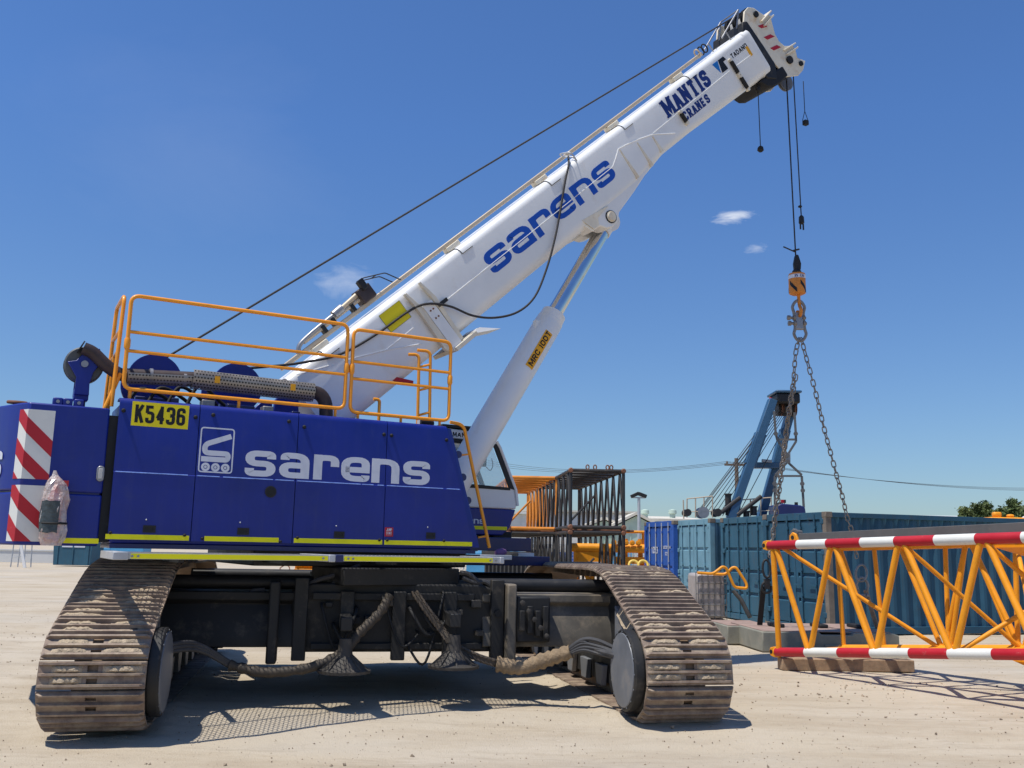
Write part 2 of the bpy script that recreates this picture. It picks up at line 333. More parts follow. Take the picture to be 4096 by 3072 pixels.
def glyph(mb, ch, x, z, w, h, sw, place, sx=1.0, rad=.5, thick=.003, sub=0):
    """one character in the box x..x+w, z..z+h, stroke width sw (sx widens upright strokes)"""
    ww = w / sx
    for k, path in enumerate(GL[ch]):
        pts = []
        for p in path:
            zc = min(max(p[1], -.0), 1.0)
            X = sw / 2 + p[0] * (ww - sw); Z = sw / 2 + zc * (h - sw)
            if p[1] < 0: Z = 0.0
            if p[1] > 1: Z = h
            pts.append((Vector((X, Z, 0)), len(p) > 2))
        out_ = []
        for i, (q, rd) in enumerate(pts):
            if rd and 0 < i < len(pts) - 1:
                a = pts[i - 1][0] - q; b = pts[i + 1][0] - q; r = min(rad * h, a.length * .5, b.length * .5)
                A = q + a.normalized() * r; B = q + b.normalized() * r
                for j in range(6):
                    t = j / 5; out_.append(A * (1 - t) ** 2 + q * 2 * t * (1 - t) + B * t ** 2)
            else: out_.append(q)
        if sub:
            o2 = [out_[0]]
            for q in out_[1:]:
                d_ = q - o2[-1]; n_ = max(1, int(d_.length / sub)); b0 = o2[-1]
                o2 += [b0 + d_ * ((j + 1) / n_) for j in range(n_)]
            out_ = o2
        cl = [out_[0]]
        for q in out_[1:]:
            if (q - cl[-1]).length > 1e-4: cl.append(q)
        ribbon(mb, [(q.x, q.y) for q in cl], sw / 2, lambda a, b, c: place(x + a * sx, z + b, c), thick, .0025 + .0007 * k)

# ================================================================== GROUND
def axis_lines(lo, hi, c0, c1, step, grow=1.16):
    a = list(np.arange(c0, c1 + 1e-6, step)); s = step
    while a[-1] < hi: s *= grow; a.append(a[-1] + s)
    s = step
    while a[0] > lo: s *= grow; a.insert(0, a[0] - s)
    return np.array(a)
gx = axis_lines(-1800, 1800, -9, 11, .085, 1.13); gy = axis_lines(-60, 3000, 5.5, 19, .085, 1.13)
X, Y = np.meshgrid(gx, gy)
def wob(X, Y, sc, seed, n=7):
    rng = np.random.RandomState(seed); z = 0
    for i in range(n):
        a = rng.uniform(0, 6.28); k = 2 * math.pi / sc * rng.uniform(.6, 1.6); z = z + np.sin((X * math.cos(a) + Y * math.sin(a)) * k + rng.uniform(0, 6.28))
    return z / n
Z = -.012 + .02 * wob(X, Y, 3.2, 1) + .008 * wob(X, Y, .8, 2) + .005 * wob(X, Y, .33, 3)
# shallow wheel ruts crossing the yard behind the left track
for yy, am in ((16.5, .05), (19.0, .06), (23.5, .08), (12.6, .025)):
    d = Y - yy - .5 * np.sin(X * .25) - .05 * X; Z += np.where(X < -3.5, am * np.exp(-(d / .35) ** 2) * (1 + .6 * wob(X, Y, .7, 9)) - am * .8 * np.exp(-((d - .6) / .3) ** 2), 0)
dip = np.clip((10.1 - Y) / 1.5, 0, 1); dip = dip * dip * (3 - 2 * dip); DIP = -.11 * dip * np.clip((40 - np.abs(X)) / 20, 0, 1)
fade = 1 / (1 + (np.hypot(X, Y) / 60) ** 4)
Z = np.minimum(Z * fade, .035) + DIP
# soil pushed up along the edges of the tracks
_a = R_(101.5); UX = (X + 1.58) * math.cos(_a) + (Y - 12.25) * math.sin(_a); UY = -(X + 1.58) * math.sin(_a) + (Y - 12.25) * math.cos(_a)
for yc_, off_ in ((-2.745, 0), (2.745, .12)):
    dx_ = np.abs(UX - off_) - 2.95; dy_ = np.abs(UY - yc_) - .445; dd = np.maximum(dx_, dy_)
    Z += np.where(dd > -.3, .045 * np.exp(-((dd - .09) / .09) ** 2) * np.clip(.55 + 1.0 * wob(X, Y, .5, 17), 0, 1.4), 0)
nx, ny = len(gx), len(gy); idx = np.arange(nx * ny).reshape(ny, nx)
faces = np.stack([idx[:-1, :-1], idx[:-1, 1:], idx[1:, 1:], idx[1:, :-1]], -1).reshape(-1, 4)
me = bpy.data.meshes.new('ground'); me.from_pydata(np.stack([X, Y, Z], -1).reshape(-1, 3).tolist(), [], faces.tolist()); me.update(); me.shade_smooth()
gm = bpy.data.materials.new('dusty_yard_ground'); gm.use_nodes = True; t = gm.node_tree; t.nodes.clear(); N = t.nodes.new; L = t.links.new
o = N('ShaderNodeOutputMaterial'); b = N('ShaderNodeBsdfPrincipled'); L(b.outputs[0], o.inputs[0]); g = N('ShaderNodeNewGeometry')
def NZ(sc, det=8, ro=.6, mapping=None):
    n = N('ShaderNodeTexNoise'); n.inputs['Scale'].default_value = sc; n.inputs['Detail'].default_value = det; n.inputs['Roughness'].default_value = ro
    if mapping:
        mp = N('ShaderNodeMapping'); mp.inputs['Scale'].default_value = mapping; L(g.outputs['Position'], mp.inputs[0]); L(mp.outputs[0], n.inputs['Vector'])
    else: L(g.outputs['Position'], n.inputs['Vector'])
    return n.outputs[0]
def RAMP(src, lo, hi, a=0, c=1):
    m = N('ShaderNodeMapRange'); m.inputs[1].default_value = lo; m.inputs[2].default_value = hi; m.inputs[3].default_value = a; m.inputs[4].default_value = c; L(src, m.inputs[0]); return m.outputs[0]
def MIX(f, a, c):
    m = N('ShaderNodeMixRGB'); L(f, m.inputs[0])
    for i, v in ((1, a), (2, c)):
        if isinstance(v, tuple): m.inputs[i].default_value = (*v, 1)
        else: L(v, m.inputs[i])
    return m.outputs[0]
c = MIX(RAMP(NZ(.22, 6), .35, .65), (.455, .385, .285), (.50, .435, .345))
c = MIX(RAMP(NZ(.9, 8, .7, (.35, 1.3, 1)), .46, .66, 0, .85), c, (.37, .30, .215))
c = MIX(RAMP(NZ(2.6, 9, .8, (.16, 1.0, 1)), .54, .70, 0, .8), c, (.31, .25, .18))
c = MIX(RAMP(NZ(.12, 5, .6, (.5, 1.6, 1)), .52, .72, 0, .7), c, (.41, .385, .345))
c = MIX(RAMP(NZ(7, 8, .75), .55, .75, 0, .5), c, (.30, .25, .195))
c = MIX(RAMP(NZ(45, 4, .7), .62, .74, 0, .55), c, (.22, .19, .155))
c = MIX(RAMP(NZ(28, 3, .6), .68, .76, 0, .6), c, (.58, .53, .46))
L(c, b.inputs['Base Color']); b.inputs['Roughness'].default_value = .95; b.inputs['Specular IOR Level'].default_value = .15
bp = N('ShaderNodeBump'); bp.inputs['Strength'].default_value = .55; bp.inputs['Distance'].default_value = .03
mm = N('ShaderNodeMath'); mm.operation = 'ADD'; L(NZ(9, 9, .75), mm.inputs[0]); L(RAMP(NZ(60, 4), .4, .75, 0, .35), mm.inputs[1]); L(mm.outputs[0], bp.inputs['Height']); L(bp.outputs[0], b.inputs['Normal'])
me.materials.append(gm)
ground = OBJ('ground', me); ground['kind'] = 'structure'; ground['label'] = 'dusty beige bare earth yard'
def gz(x, y):
    i = int(np.clip(np.searchsorted(gx, x), 1, nx - 1)); j = int(np.clip(np.searchsorted(gy, y), 1, ny - 1)); return float(Z[j, i])
# loose stones
pm = MB(); rng = random.Random(3)
OCT = [(1, 0, 0), (-1, 0, 0), (0, 1, 0), (0, -1, 0), (0, 0, 1), (0, 0, -1)]; OF = [(0, 2, 4), (2, 1, 4), (1, 3, 4), (3, 0, 4), (2, 0, 5), (1, 2, 5), (3, 1, 5), (0, 3, 5)]
for k in range(6500):
    y = 5.8 + 22 * rng.random() ** 2.0; x = (rng.random() - .5) * 1.25 * y + rng.gauss(0, .3)
    s = rng.choice((.003, .003, .004, .004, .005, .006, .008)) * (1 + y * .02)
    if rng.random() < .006: s *= 2.2
    q = Quaternion((rng.random() - .5, rng.random() - .5, rng.random() - .5, rng.random() - .5)).normalized(); z0 = gz(x, y) + s * .35
    pm.add([Vector((x, y, z0)) + (q @ Vector(p)) * s * rng.uniform(.6, 1.3) for p in OCT], OF)
rng = random.Random(31)
for cx, cy_, n_, sp in ((4.6, 12.6, 40, .5), (3.6, 11.6, 26, .4), (2.2, 8.3, 8, .15), (5.3, 10.2, 30, .5), (-1.5, 7.6, 26, .6), (-3.9, 7.2, 40, .5), (-6.5, 13.5, 40, .9), (-7.2, 17, 50, 1.4), (1.2, 7.3, 18, .7)):
    for k in range(n_):
        x = cx + rng.gauss(0, sp * 1.6); y = cy_ + rng.gauss(0, sp * .6); s = rng.uniform(.008, .024); z0 = gz(x, y) + s * .2
        q = Quaternion((rng.gauss(0, 1), rng.gauss(0, 1), rng.gauss(0, 1), rng.gauss(0, 1))).normalized()
        pm.add([Vector((x, y, z0)) + (q @ Vector(p)) * s * rng.uniform(.5, 1.3) for p in OCT], OF)
st = pm.build('loose_stones', mat('pebble', (.27, .21, .15), .9, 0, .5, 9), smooth=0); tag(st, 'small loose stones scattered over the dusty yard', 'stones', kind='stuff')

# ================================================================== CRAWLER CRANE
S0 = Vector((-1.58, 12.25, 0)); FW = FRAME(S0, 29); FU = FRAME(S0, 101.5); WU = FW.inverted() @ FU
crane = empty('crawler_crane', FW, 'large blue telescopic crawler crane with white boom and orange handrails in the foreground', 'crane')
def w(px, py, yl):
    """picture point -> crane coordinates on the upright plane y = yl"""
    d = FW.to_3x3().inverted() @ RAY(px, py); o = FW.inverted() @ CAMP; return o + d * ((yl - o.y) / d.y)
HP = lambda yb: (lambda a, c, h: (a, yb - h, c))     # lettering on a plane facing the camera side

# ---- tracks -------------------------------------------------------
def track_path():
    r = .45; z0 = -.005; c1 = Vector((.28, z0 + r)); T = Vector((1.42, 1.445)); Lt = 6.5
    d = T - c1; a0 = math.atan2(d.y, d.x); b_ = math.acos(r / d.length); at = a0 + b_      # tangent point angle
    pts = []
    n = 24
    for i in range(n + 1):
        a = -math.pi / 2 + (at - 1.5 * math.pi) * i / n
        pts.append((c1.x + r * math.cos(a), c1.y + r * math.sin(a)))
    pts += [((1 - t) ** 2 * (T.x - .3) + 2 * t * (1 - t) * T.x + t * t * (T.x + .5), (1 - t) ** 2 * (T.y - .3 * (T.y - pts[-1][1]) / (T.x - pts[-1][0])) + 2 * t * (1 - t) * T.y + t * t * T.y) for t in (0, .2, .4, .6, .8, 1)]
    pts += [(Lt / 2, T.y - .015)]
    left = pts[:-1]; pts = left + [pts[-1]] + [(Lt - x, z) for x, z in left[::-1]]
    return pts
PATH = track_path()
def sample_path(P, n):
    P = [Vector(p) for p in P] + [Vector(P[0])]; seg = [(P[i + 1] - P[i]).length for i in range(len(P) - 1)]; tot = sum(seg); out_ = []
    for k in range(n):
        s = tot * k / n; i = 0
        while s > seg[i]: s -= seg[i]; i += 1
        out_.append(P[i].lerp(P[i + 1], s / seg[i]))
    return out_, tot
_, TOT = sample_path(PATH, 10); NSH = round(TOT / .252)
def shoe_mesh():
    m = MB(); h = .445
    m.bx(-h, -.045, -.118, .118, -.022, 0).bx(.045, h, -.118, .118, -.022, 0)
    m.bx(-.044, .044, -.118, -.095, -.0215, -.0005).bx(-.044, .044, -.03, .03, -.0215, -.0005).bx(-.044, .044, .095, .118, -.0215, -.0005)
    for y in (-.098, -.005, .088):
        k = h - .006
        vs = []
        for x, q in ((-k, 0), (-k + .035, 1), (k - .035, 1), (k, 0)):
            hh = .036 if q else .006
            vs += [(x, y - .017, -.004), (x, y - .009, hh), (x, y + .009, hh), (x, y + .017, -.004)]
        fs = []
        for i in range(3):
            for j in range(3): fs.append((i * 4 + j, i * 4 + j + 1, i * 4 + 4 + j + 1, i * 4 + 4 + j))
        fs += [(3, 2, 1, 0), (12, 13, 14, 15)]
        m.add(vs, fs)
    me_ = m.mesh('track_shoe', 'shoe', 30); me_.materials.append(M['worn'])
    for p_ in me_.polygons:
        if p_.normal.z > .9 and p_.center.z > .03: p_.material_index = 1
    return me_
SHOE = shoe_mesh()
def mud_mesh(seed):
    rr = random.Random(seed); m = MB()
    for y0 in (-.052, .042):
        for side in (-1, 1):
            if rr.random() < .12: continue
            x0 = side * rr.uniform(.055, .09); x1 = side * rr.uniform(.33, .43); n = 12; vs = []
            for i in range(n + 1):
                t = i / n; x = x0 + (x1 - x0) * t; hgt = .034 * min(1, 7 * t, 6 * (1 - t)) * rr.uniform(.7, 1.0)
                wd = .034 * rr.uniform(.9, 1.08)
                vs += [(x, y0 - wd, .001), (x, y0 - wd * .6, hgt * rr.uniform(.7, 1.1)), (x, y0 + wd * .5, hgt * rr.uniform(.8, 1.2)), (x, y0 + wd, .001)]
            m.add(vs, [(i * 4 + j, i * 4 + j + 1, i * 4 + 5 + j, i * 4 + 4 + j) for i in range(n) for j in range(3)])
    return m.mesh('dried_mud', 'mud', 60)
MUD = [mud_mesh(k) for k in range(7)]
def make_track(side, off, lab):
    # side: -1 right in the picture, +1 left; inner face at y = 2.3*side
    yc = side * (2.3 + .445); root_m = MB()
    # track frame: long box with sloped ends, between the runs
    prof = [(.55, .20), (1.1, .13), (5.4, .13), (5.75, .20), (5.8, .55), (4.5, 1.0), (3.4, 1.12), (1.3, 1.12), (.40, .62)]
    root_m.prism([(x - 3.25 + off, z) for x, z in prof], yc - .23, yc + .23)
    root_m.prism([(x - 3.25 + off, z) for x, z in [(1.35, 1.12), (3.4, 1.12), (3.3, 1.27), (1.45, 1.27)]], yc - .12, yc + .12)
    tr = root_m.build('crawler_track', 'under', crane, WU, bevel=.015, label=lab)
    # chain band carrying the shoes
    P, _ = sample_path(PATH, 90); m = MB(); n = len(P); vs = []
    for i, p in enumerate(P):
        tn = (P[(i + 1) % n] - P[i - 1]).normalized(); nn = Vector((-tn.y, tn.x)) * 1
        c = Vector((3.25, .7)); nn = nn if nn.dot(p - c) > 0 else -nn
        for dy, dn in ((-.17, -.025), (.17, -.025), (.17, -.11), (-.17, -.11)):
            q = p + nn * dn; vs.append((q.x - 3.25 + off, yc + dy, q.y))
    m.add(vs, [(i * 4 + j, i * 4 + (j + 1) % 4, ((i + 1) % n) * 4 + (j + 1) % 4, ((i + 1) % n) * 4 + j) for i in range(n) for j in range(4)])
    m.build('track_chain', 'shoe_in', tr)
    P2 = [p for p in sample_path(PATH, 120)[0] if p.x > 4.55 and p.y > .4]; P2.sort(key=lambda p: p.x - p.y * .4)
    m = MB(); vs = []
    for p in P2: vs += [(p.x - 3.25 + off - .03, yc - .435, p.y - .035), (p.x - 3.25 + off - .03, yc + .435, p.y - .035)]
    m.add(vs, [(2 * i, 2 * i + 1, 2 * i + 3, 2 * i + 2) for i in range(len(P2) - 1)]); m.build('track_liner', 'shoe_in', tr, smooth=60)
    P, _ = sample_path(PATH, NSH)
    rr = random.Random(5 + side)
    for i, p in enumerate(P):
        a = P[i - 1]; c = P[(i + 1) % NSH]; tn = (c - a).normalized(); nn = Vector((-tn.y, tn.x))
        if nn.dot(p - Vector((3.25, .7))) < 0: nn = -nn
        ax = Vector((0, 1, 0)); zz = Vector((nn.x, 0, nn.y)); yy = zz.cross(ax)
        T = Matrix(((ax.x, yy.x, zz.x, p.x - 3.25 + off), (ax.y, yy.y, zz.y, yc), (ax.z, yy.z, zz.z, p.y), (0, 0, 0, 1)))
        OBJ('track_shoe', SHOE, tr, T @ Matrix.Rotation(rr.gauss(0, .003), 4, 'X'))
        if p.x < 3 and p.y > .32 and rr.random() < (1.0 if side > 0 else .7): OBJ('dried_mud', MUD[rr.randrange(7)], tr, T @ (Matrix.Rotation(math.pi, 4, 'Z') if rr.random() < .5 else Matrix.Identity(4)))['kind'] = 'stuff'
    # drive hub and its cover on the inner side, at both ends
    s = -side
    for a in (.28, 6.22):
        yi = yc + s * .23; cc = Vector((a - 3.25 + off, yi, .47))
        MB().lathe(cc, (0, s, 0), [(-.4, .30), (0, .30), (.0, .43), (.06, .435), (.075, .41), (.18, .405), (.20, .385), (.215, .385), (.22, .40), (.30, .40), (.315, .385)], 44).build('drive_cover', 'under', tr, smooth=30)
        MB().lathe(cc + Vector((0, s * .312, 0)), (0, s, 0), [(0, .365), (.012, .36), (.016, .34), (.018, .1)], 44).build('cover_disc', 'hub', tr, smooth=30)
        bm_ = MB()
        for k in range(16):
            t = 2 * math.pi * k / 16; q = cc + Vector((math.cos(t) * .375, s * .31, math.sin(t) * .375)); bm_.cyl(q, q + Vector((0, s * .012, 0)), .008, n=6)
        bm_.build('bolt_ring', 'hub', tr)
    # guard plates with spilled dirt on the near end
    g1 = MB().prism([(-2.80 + off, .50), (-2.25 + off, .95), (-2.05 + off, 1.05), (-2.05 + off, .35), (-2.5 + off, .28)], yc + s * .235, yc + s * .33); g1.build('guard_plate', 'hub', tr, bevel=.01)
    mdd = MB(); vs = []; n = 16
    for i in range(n + 1):
        tt = i / n; xx = -2.80 + .6 * tt; zz_ = .66 + .42 * tt + .05 * math.sin(tt * 3.1)
        for j, dy in enumerate((.235, .30, .36)): vs.append((xx + off + rr.uniform(-.01, .01), yc + s * dy, zz_ - (.0, .03, .13)[j] + rr.uniform(-.012, .012)))
    mdd.add(vs, [(i * 3 + j, i * 3 + j + 1, i * 3 + 4 + j, i * 3 + 3 + j) for i in range(n) for j in range(2)]); mdd.build('dried_mud', 'mud', tr, smooth=60)['kind'] = 'stuff'
    # bottom rollers
    for k in range(9):
        a = .95 + k * .575 - 3.25 + off; MB().cyl((a, yc - .25, .20), (a, yc + .25, .20), .125, n=16).build('track_roller', 'under', tr)
    # side pads along the lower run seen from inside
    for k in range(7):
        a = 1.25 + k * .65 - 3.25 + off; MB().prism([(a - .16, .34), (a + .16, .34), (a + .10, .10), (a - .10, .10)], yc + s * .235, yc + s * .30).build('roller_guard', 'hub', tr, bevel=.01)
    return tr
make_track(-1, 0, 'right track of the crane, brown steel shoes with grouser bars caked in dry mud')
make_track(1, .12, 'left track of the crane, half in shade, its shoes filled with dry sandy mud')

# ---- carbody, beams, jacks, hoses --------------------------------
cb = MB().prism([(-1.15, .50), (1.05, .50), (1.12, .62), (1.12, 1.16), (.9, 1.24), (-1.0, 1.24), (-1.2, 1.16)], -1.55, 1.55, 'x').build('carbody', 'under', crane, WU, bevel=.02, label='dusty black centre frame between the tracks')
for yy in (1.02, .52, -.05, -.62, -1.16):
    MB().bx(-1.66, -1.55, yy - .075, yy + .075, .42, 1.30 if yy in (1.02, -1.16) else 1.16).build('frame_rib', 'under', cb, bevel=.012)
MB().bx(-1.62, -1.552, -.9, .9, 1.06, 1.14).build('frame_rib', 'under', cb, bevel=.01)
MB().bx(-1.61, -1.552, -1.0, .9, .53, .60).build('frame_rib', 'under', cb, bevel=.01)
MB().cyl((-1.61, .62, .80), (-1.57, .62, .80), .045, n=14).build('pin_boss', 'rubber', cb)
MB().cyl((-1.70, -1.16, .93), (-1.655, -1.16, .93), .04, n=14).build('pin_boss', 'rubber', cb)
for fx in (-1.55, 1.55):
    for s in (1, -1):
        y0, y1 = s * 1.0, s * 2.62
        f = -1 if fx < 0 else 1
        # box beam with a top lip, a recessed web sloping outward to a lower lip
        pr = [(fx + f * .02, 1.14), (fx + f * .02, 1.05), (fx - f * .05, 1.01), (fx + f * .075, .70), (fx + f * .075, .56), (fx - f * .55, .56), (fx - f * .55, 1.14)]
        n = len(pr); m = MB(); vs = [(a, y0, z) for a, z in pr] + [(a, y1, z) for a, z in pr]
        m.add(vs, [tuple(range(n)), tuple(range(n, 2 * n))[::-1]] + [(i, n + i, n + (i + 1) % n, (i + 1) % n) for i in range(n)])
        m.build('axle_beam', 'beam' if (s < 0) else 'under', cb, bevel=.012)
        MB().cyl((fx + f * -.15, s * .9, 1.235), (fx - f * .15, s * 2.55, 1.235), .075, n=16).build('extend_cylinder', 'black', cb)
for s in (1, -1):        # end frames of the near beams (upright collars)
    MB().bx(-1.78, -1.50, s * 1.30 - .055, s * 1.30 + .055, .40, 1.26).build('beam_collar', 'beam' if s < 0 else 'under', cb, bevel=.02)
# turntable
MB().lathe((0, 0, 1.24), (0, 0, 1), [(0, .95), (.08, .95), (.09, .85), (.16, .85), (.17, 1.0), (.27, 1.0)], 48).build('slew_ring', 'black', crane)
MB().bx(-2.0, .55, -1.2, 1.2, 1.42, 1.62).build('turntable_frame', 'black', crane, bevel=.015)
MB().bx(-1.1, .3, -1.55, -.4, 1.22, 1.415).build('turntable_box', 'black', crane, bevel=.015)
# jack feet
for y, z in ((.54, .36), (-.60, .40)):
    m = MB(); m.lathe((-2.15, y, z), (0, 0, 1), [(0, .27), (.028, .275), (.03, .25), (.05, .20), (.16, .085), (.24, .07), (.34, .065)], 28)
    jf = m.build('jack_foot', 'jack', crane, WU)
    for k in range(8):
        a = k * math.pi / 4; T = Matrix.Translation((-2.15, y, z)) @ Matrix.Rotation(a, 4, 'Z')
        MB().add([T @ Vector(p) for p in ((.06, -.008, .20), (.25, -.008, .03), (.06, -.008, .03), (.06, .008, .20), (.25, .008, .03), (.06, .008, .03))], [(0, 1, 2), (5, 4, 3), (0, 3, 4, 1), (1, 4, 5, 2)]).build('foot_rib', 'jack', jf)
    MB().bx(-2.22, -1.66, y - .06, y + .06, z + .42, z + .56).build('jack_bracket', 'under', jf, bevel=.01)
# hose bundles
def upt(px, py, fx):
    d = FU.to_3x3().inverted() @ RAY(px, py); o_ = FU.inverted() @ CAMP; return o_ + d * ((fx - o_.x) / d.x)
def spl(pts, n=8):
    P = [Vector(p) for p in pts]; P = [P[0] * 2 - P[1]] + P + [P[-1] * 2 - P[-2]]; out_ = []
    for i in range(1, len(P) - 2):
        for j in range(n):
            t = j / n; a, b_, c_, d_ = P[i - 1], P[i], P[i + 1], P[i + 2]
            out_.append(.5 * ((2 * b_) + (c_ - a) * t + (2 * a - 5 * b_ + 4 * c_ - d_) * t * t + (3 * b_ - a - 3 * c_ + d_) * t ** 3))
    out_.append(P[-2]); return out_
rr = random.Random(11)
wp = spl([upt(1985, 2655, -2.0), upt(2080, 2670, -2.05), upt(2180, 2640, -2.15), upt(2285, 2605, -2.3)], 10)
MB().tube(wp, .08, 14, radii=[.075 * (1 + .22 * math.sin(i * 2.1) * rr.random() + .1 * rr.random()) for i in range(len(wp))]).build('wrapped_hose', 'wrap', crane, WU, smooth=70, label='hose bundle wrapped in brown canvas')
for k, (dy1, dy2) in enumerate(((-26, -20), (-10, -4), (4, 4), (14, 16), (-20, 8))):
    MB().tube(spl([upt(2270, 2612 + dy1 * .5, -2.3), upt(2330, 2585 + dy1, -2.4), upt(2390, 2590 + dy2 * 1.4, -2.5), upt(2465, 2615 + dy2, -2.62 - .03 * k)], 8), .022, 8).build('hydraulic_hose', 'hose', crane, WU)
def braided(pts, r, name='braided_hose'):
    p = spl(pts, 10); h = MB().tube(p, r, 10, radii=[r * (1 + (.25 if name[0] == 'w' else 0) * math.sin(i * 1.7) * rr.random()) for i in range(len(p))]).build(name, 'braid', crane, WU, smooth=60)
    if name[0] == 'w': return
    m = MB()
    L_ = 0; acc = []
    for i in range(len(p)): acc.append(L_); L_ += (p[i + 1] - p[i]).length if i + 1 < len(p) else 0
    nl = int(L_ / .045)
    for k in range(nl):
        s = k * .045; i = max(j for j in range(len(acc)) if acc[j] <= s); q = p[i].lerp(p[min(i + 1, len(p) - 1)], (s - acc[i]) / .05 if i + 1 < len(p) else 0)
        d = (p[min(i + 1, len(p) - 1)] - p[max(0, i - 1)]).normalized(); side_ = d.cross(Vector((1, 0, 0))).normalized()
        for sg in (-1, 1):
            c_ = q + side_ * sg * r * .62 + Vector((-r * .75, 0, 0)) + d * (.022 if sg > 0 else 0)
            m.cyl(c_ - d * .03 - side_ * sg * .008, c_ + d * .03 + side_ * sg * .008, r * .42, r * .30, 6)
    m.build('braid_strands', 'strand', h)
braided([upt(1660, 2370, -1.75), upt(1700, 2430, -1.8), upt(1760, 2510, -1.85), upt(1815, 2580, -1.95), upt(1900, 2625, -2.0), upt(1990, 2655, -2.0)], .042)
braided([upt(1560, 2380, -1.8), upt(1520, 2450, -1.85), upt(1440, 2530, -1.95), upt(1370, 2610, -2.05), upt(1240, 2670, -2.1), upt(1060, 2690, -2.0), upt(920, 2660, -1.95)], .05, 'wrapped_hose')
for k in range(3):
    MB().tube(spl([upt(920, 2650 + k * 8, -1.95), upt(820, 2590 + k * 10, -2.1), upt(740, 2570 + k * 14, -2.3), upt(600, 2600 + k * 12, -2.7)], 8), .024, 8).build('hydraulic_hose', 'hose', crane, WU)
for pts in ([(1000, 2395), (1010, 2365), (1060, 2360)], [(1180, 2400), (1250, 2330), (1340, 2300), (1420, 2270)], [(1270, 2390), (1330, 2340), (1380, 2290), (1440, 2260)], [(1840, 2290), (1880, 2300), (1930, 2350), (1960, 2390)], [(1850, 2310), (1900, 2330), (1945, 2330), (1985, 2380)]):
    MB().tube(spl([upt(a, c_, -1.5) for a, c_ in pts], 8), .028, 8).build('hydraulic_hose', 'hose', crane, WU)
rc_ = random.Random(41)
for k in range(6):      # short hoses crossing the front of the frame
    y0 = rc_.uniform(-1.1, 1.0); y1 = y0 + rc_.uniform(-.5, .5); z0 = rc_.uniform(.95, 1.2); z1 = rc_.uniform(.55, .9); f_ = -1.70 - rc_.uniform(0, .12)
    MB().tube(spl([(-1.5, y0, z0), (f_, y0, z0 - .04), (f_ - .06, (y0 + y1) / 2, min(z0, z1) - rc_.uniform(.02, .14)), (f_, y1, z1), (-1.5, y1, z1 + .03)], 6), rc_.choice((.014, .018, .022)), 8).build('hydraulic_hose', 'rubber', crane, WU, smooth=60)
for k in range(9):       # fittings and blocks on the frame front
    y0 = rc_.uniform(-1.05, .9); z0 = rc_.uniform(.62, 1.05); s_ = rc_.uniform(.04, .09)
    MB().bx(-1.62 - s_ * .5, -1.545, y0, y0 + s_ * 1.4, z0, z0 + s_).build('frame_fitting', 'jack' if k % 2 else 'under', cb, bevel=.008)
for k in range(5):
    q = Vector((-1.83, -1.68 + .07 * k, .70 + .09 * k)); MB().lathe(q, (-1, 0, 0), [(0, .022), (.03, .022), (.035, .03), (.06, .03), (.065, .015)], 8).build('hose_fitting', 'jack', cb)
MB().bx(-1.75, -1.5, -1.75, -1.36, .62, 1.12).build('valve_box', 'under', cb, bevel=.02)
for k in range(4): MB().bx(-1.80, -1.74, -1.72 + k * .09, -1.66 + k * .09, .66 + .03 * k, 1.02 - .05 * (k % 2)).build('valve_block', 'under', cb, bevel=.008)
# plates hanging at the far end of the tracks
for s in (-1, 1): MB().bx(2.86, 2.88, s * 2.36 - .02, s * 2.36 + .02 + .0, .95, 1.2).build('mud_flap', 'shoe_in', crane, WU)

# ---- engine hood with its side panels ------------------------------
YB = -1.45
hood = MB().prism([(-3.47, 1.63), (.52, 1.63), (.14, 3.05), (-3.47, 3.05)], -1.415, -.52).build('engine_hood', 'blue', crane, bevel=.02, label='blue engine housing with white lettering')
XS = [-3.50, -2.715, -1.665, -.625, None]
def xf(z): return .5 + (.13 - .5) * (z - 1.72) / (3.07 - 1.72)
CR = 2.335
for i in range(4):
    x0 = XS[i] + .004; m = MB()
    def rx(z): return XS[i + 1] - .004 if XS[i + 1] is not None else xf(z)
    # upper sheet rolls over onto the hood top
    up_ = [(YB, CR + .004), (YB, 3.02), (YB + .008, 3.052), (YB + .03, 3.076), (YB + .07, 3.084), (YB + .22, 3.084)]
    lo = [(YB - .012, 1.665), (YB - .012, CR - .006), (YB - .002, CR + .003)]
    for strip in (up_, lo):
        n = len(strip); vs = []
        for x_ in (0, 1):
            for (yy, zz) in strip: vs.append((x0 if x_ == 0 else rx(zz), yy, zz))
            for (yy, zz) in strip: vs.append((x0 if x_ == 0 else rx(zz), yy + .028, zz - (.02 if zz > 3.04 else 0)))
        fs = []
        for j in range(n - 1):
            fs += [(j, 2 * n + j, 2 * n + j + 1, j + 1), (n + j, n + j + 1, 3 * n + j + 1, 3 * n + j)]
            fs += [(j, j + 1, n + j + 1, n + j), (2 * n + j, 3 * n + j, 3 * n + j + 1, 2 * n + j + 1)]
        fs += [(0, n, 3 * n, 2 * n), (n - 1, 3 * n - 1, 4 * n - 1, 2 * n - 1)]
        m.add(vs, fs)
    m.build('side_panel', 'blue', hood, smooth=40)
MB().add([(.135, YB, 3.05), (.20, YB + .035, 3.05), (.62, YB + .035, 1.66), (.505, YB, 1.66), (.135, YB + .03, 3.05), (.20, YB + .06, 3.05), (.62, YB + .06, 1.66), (.505, YB + .03, 1.66)],
         [(0, 3, 2, 1), (4, 5, 6, 7), (0, 1, 5, 4), (1, 2, 6, 5), (2, 3, 7, 6), (3, 0, 4, 7)]).build('front_trim', 'blue', hood)
for px, py in ((1839, 1818), (1857, 1909), (1877, 2002)):
    q = w(px - 6, py, YB + .05); MB().cyl(q + Vector((0, -.01, 0)), q + Vector((0, .05, 0)), .045, n=18).build('hinge_boss', 'blue_dark', hood)
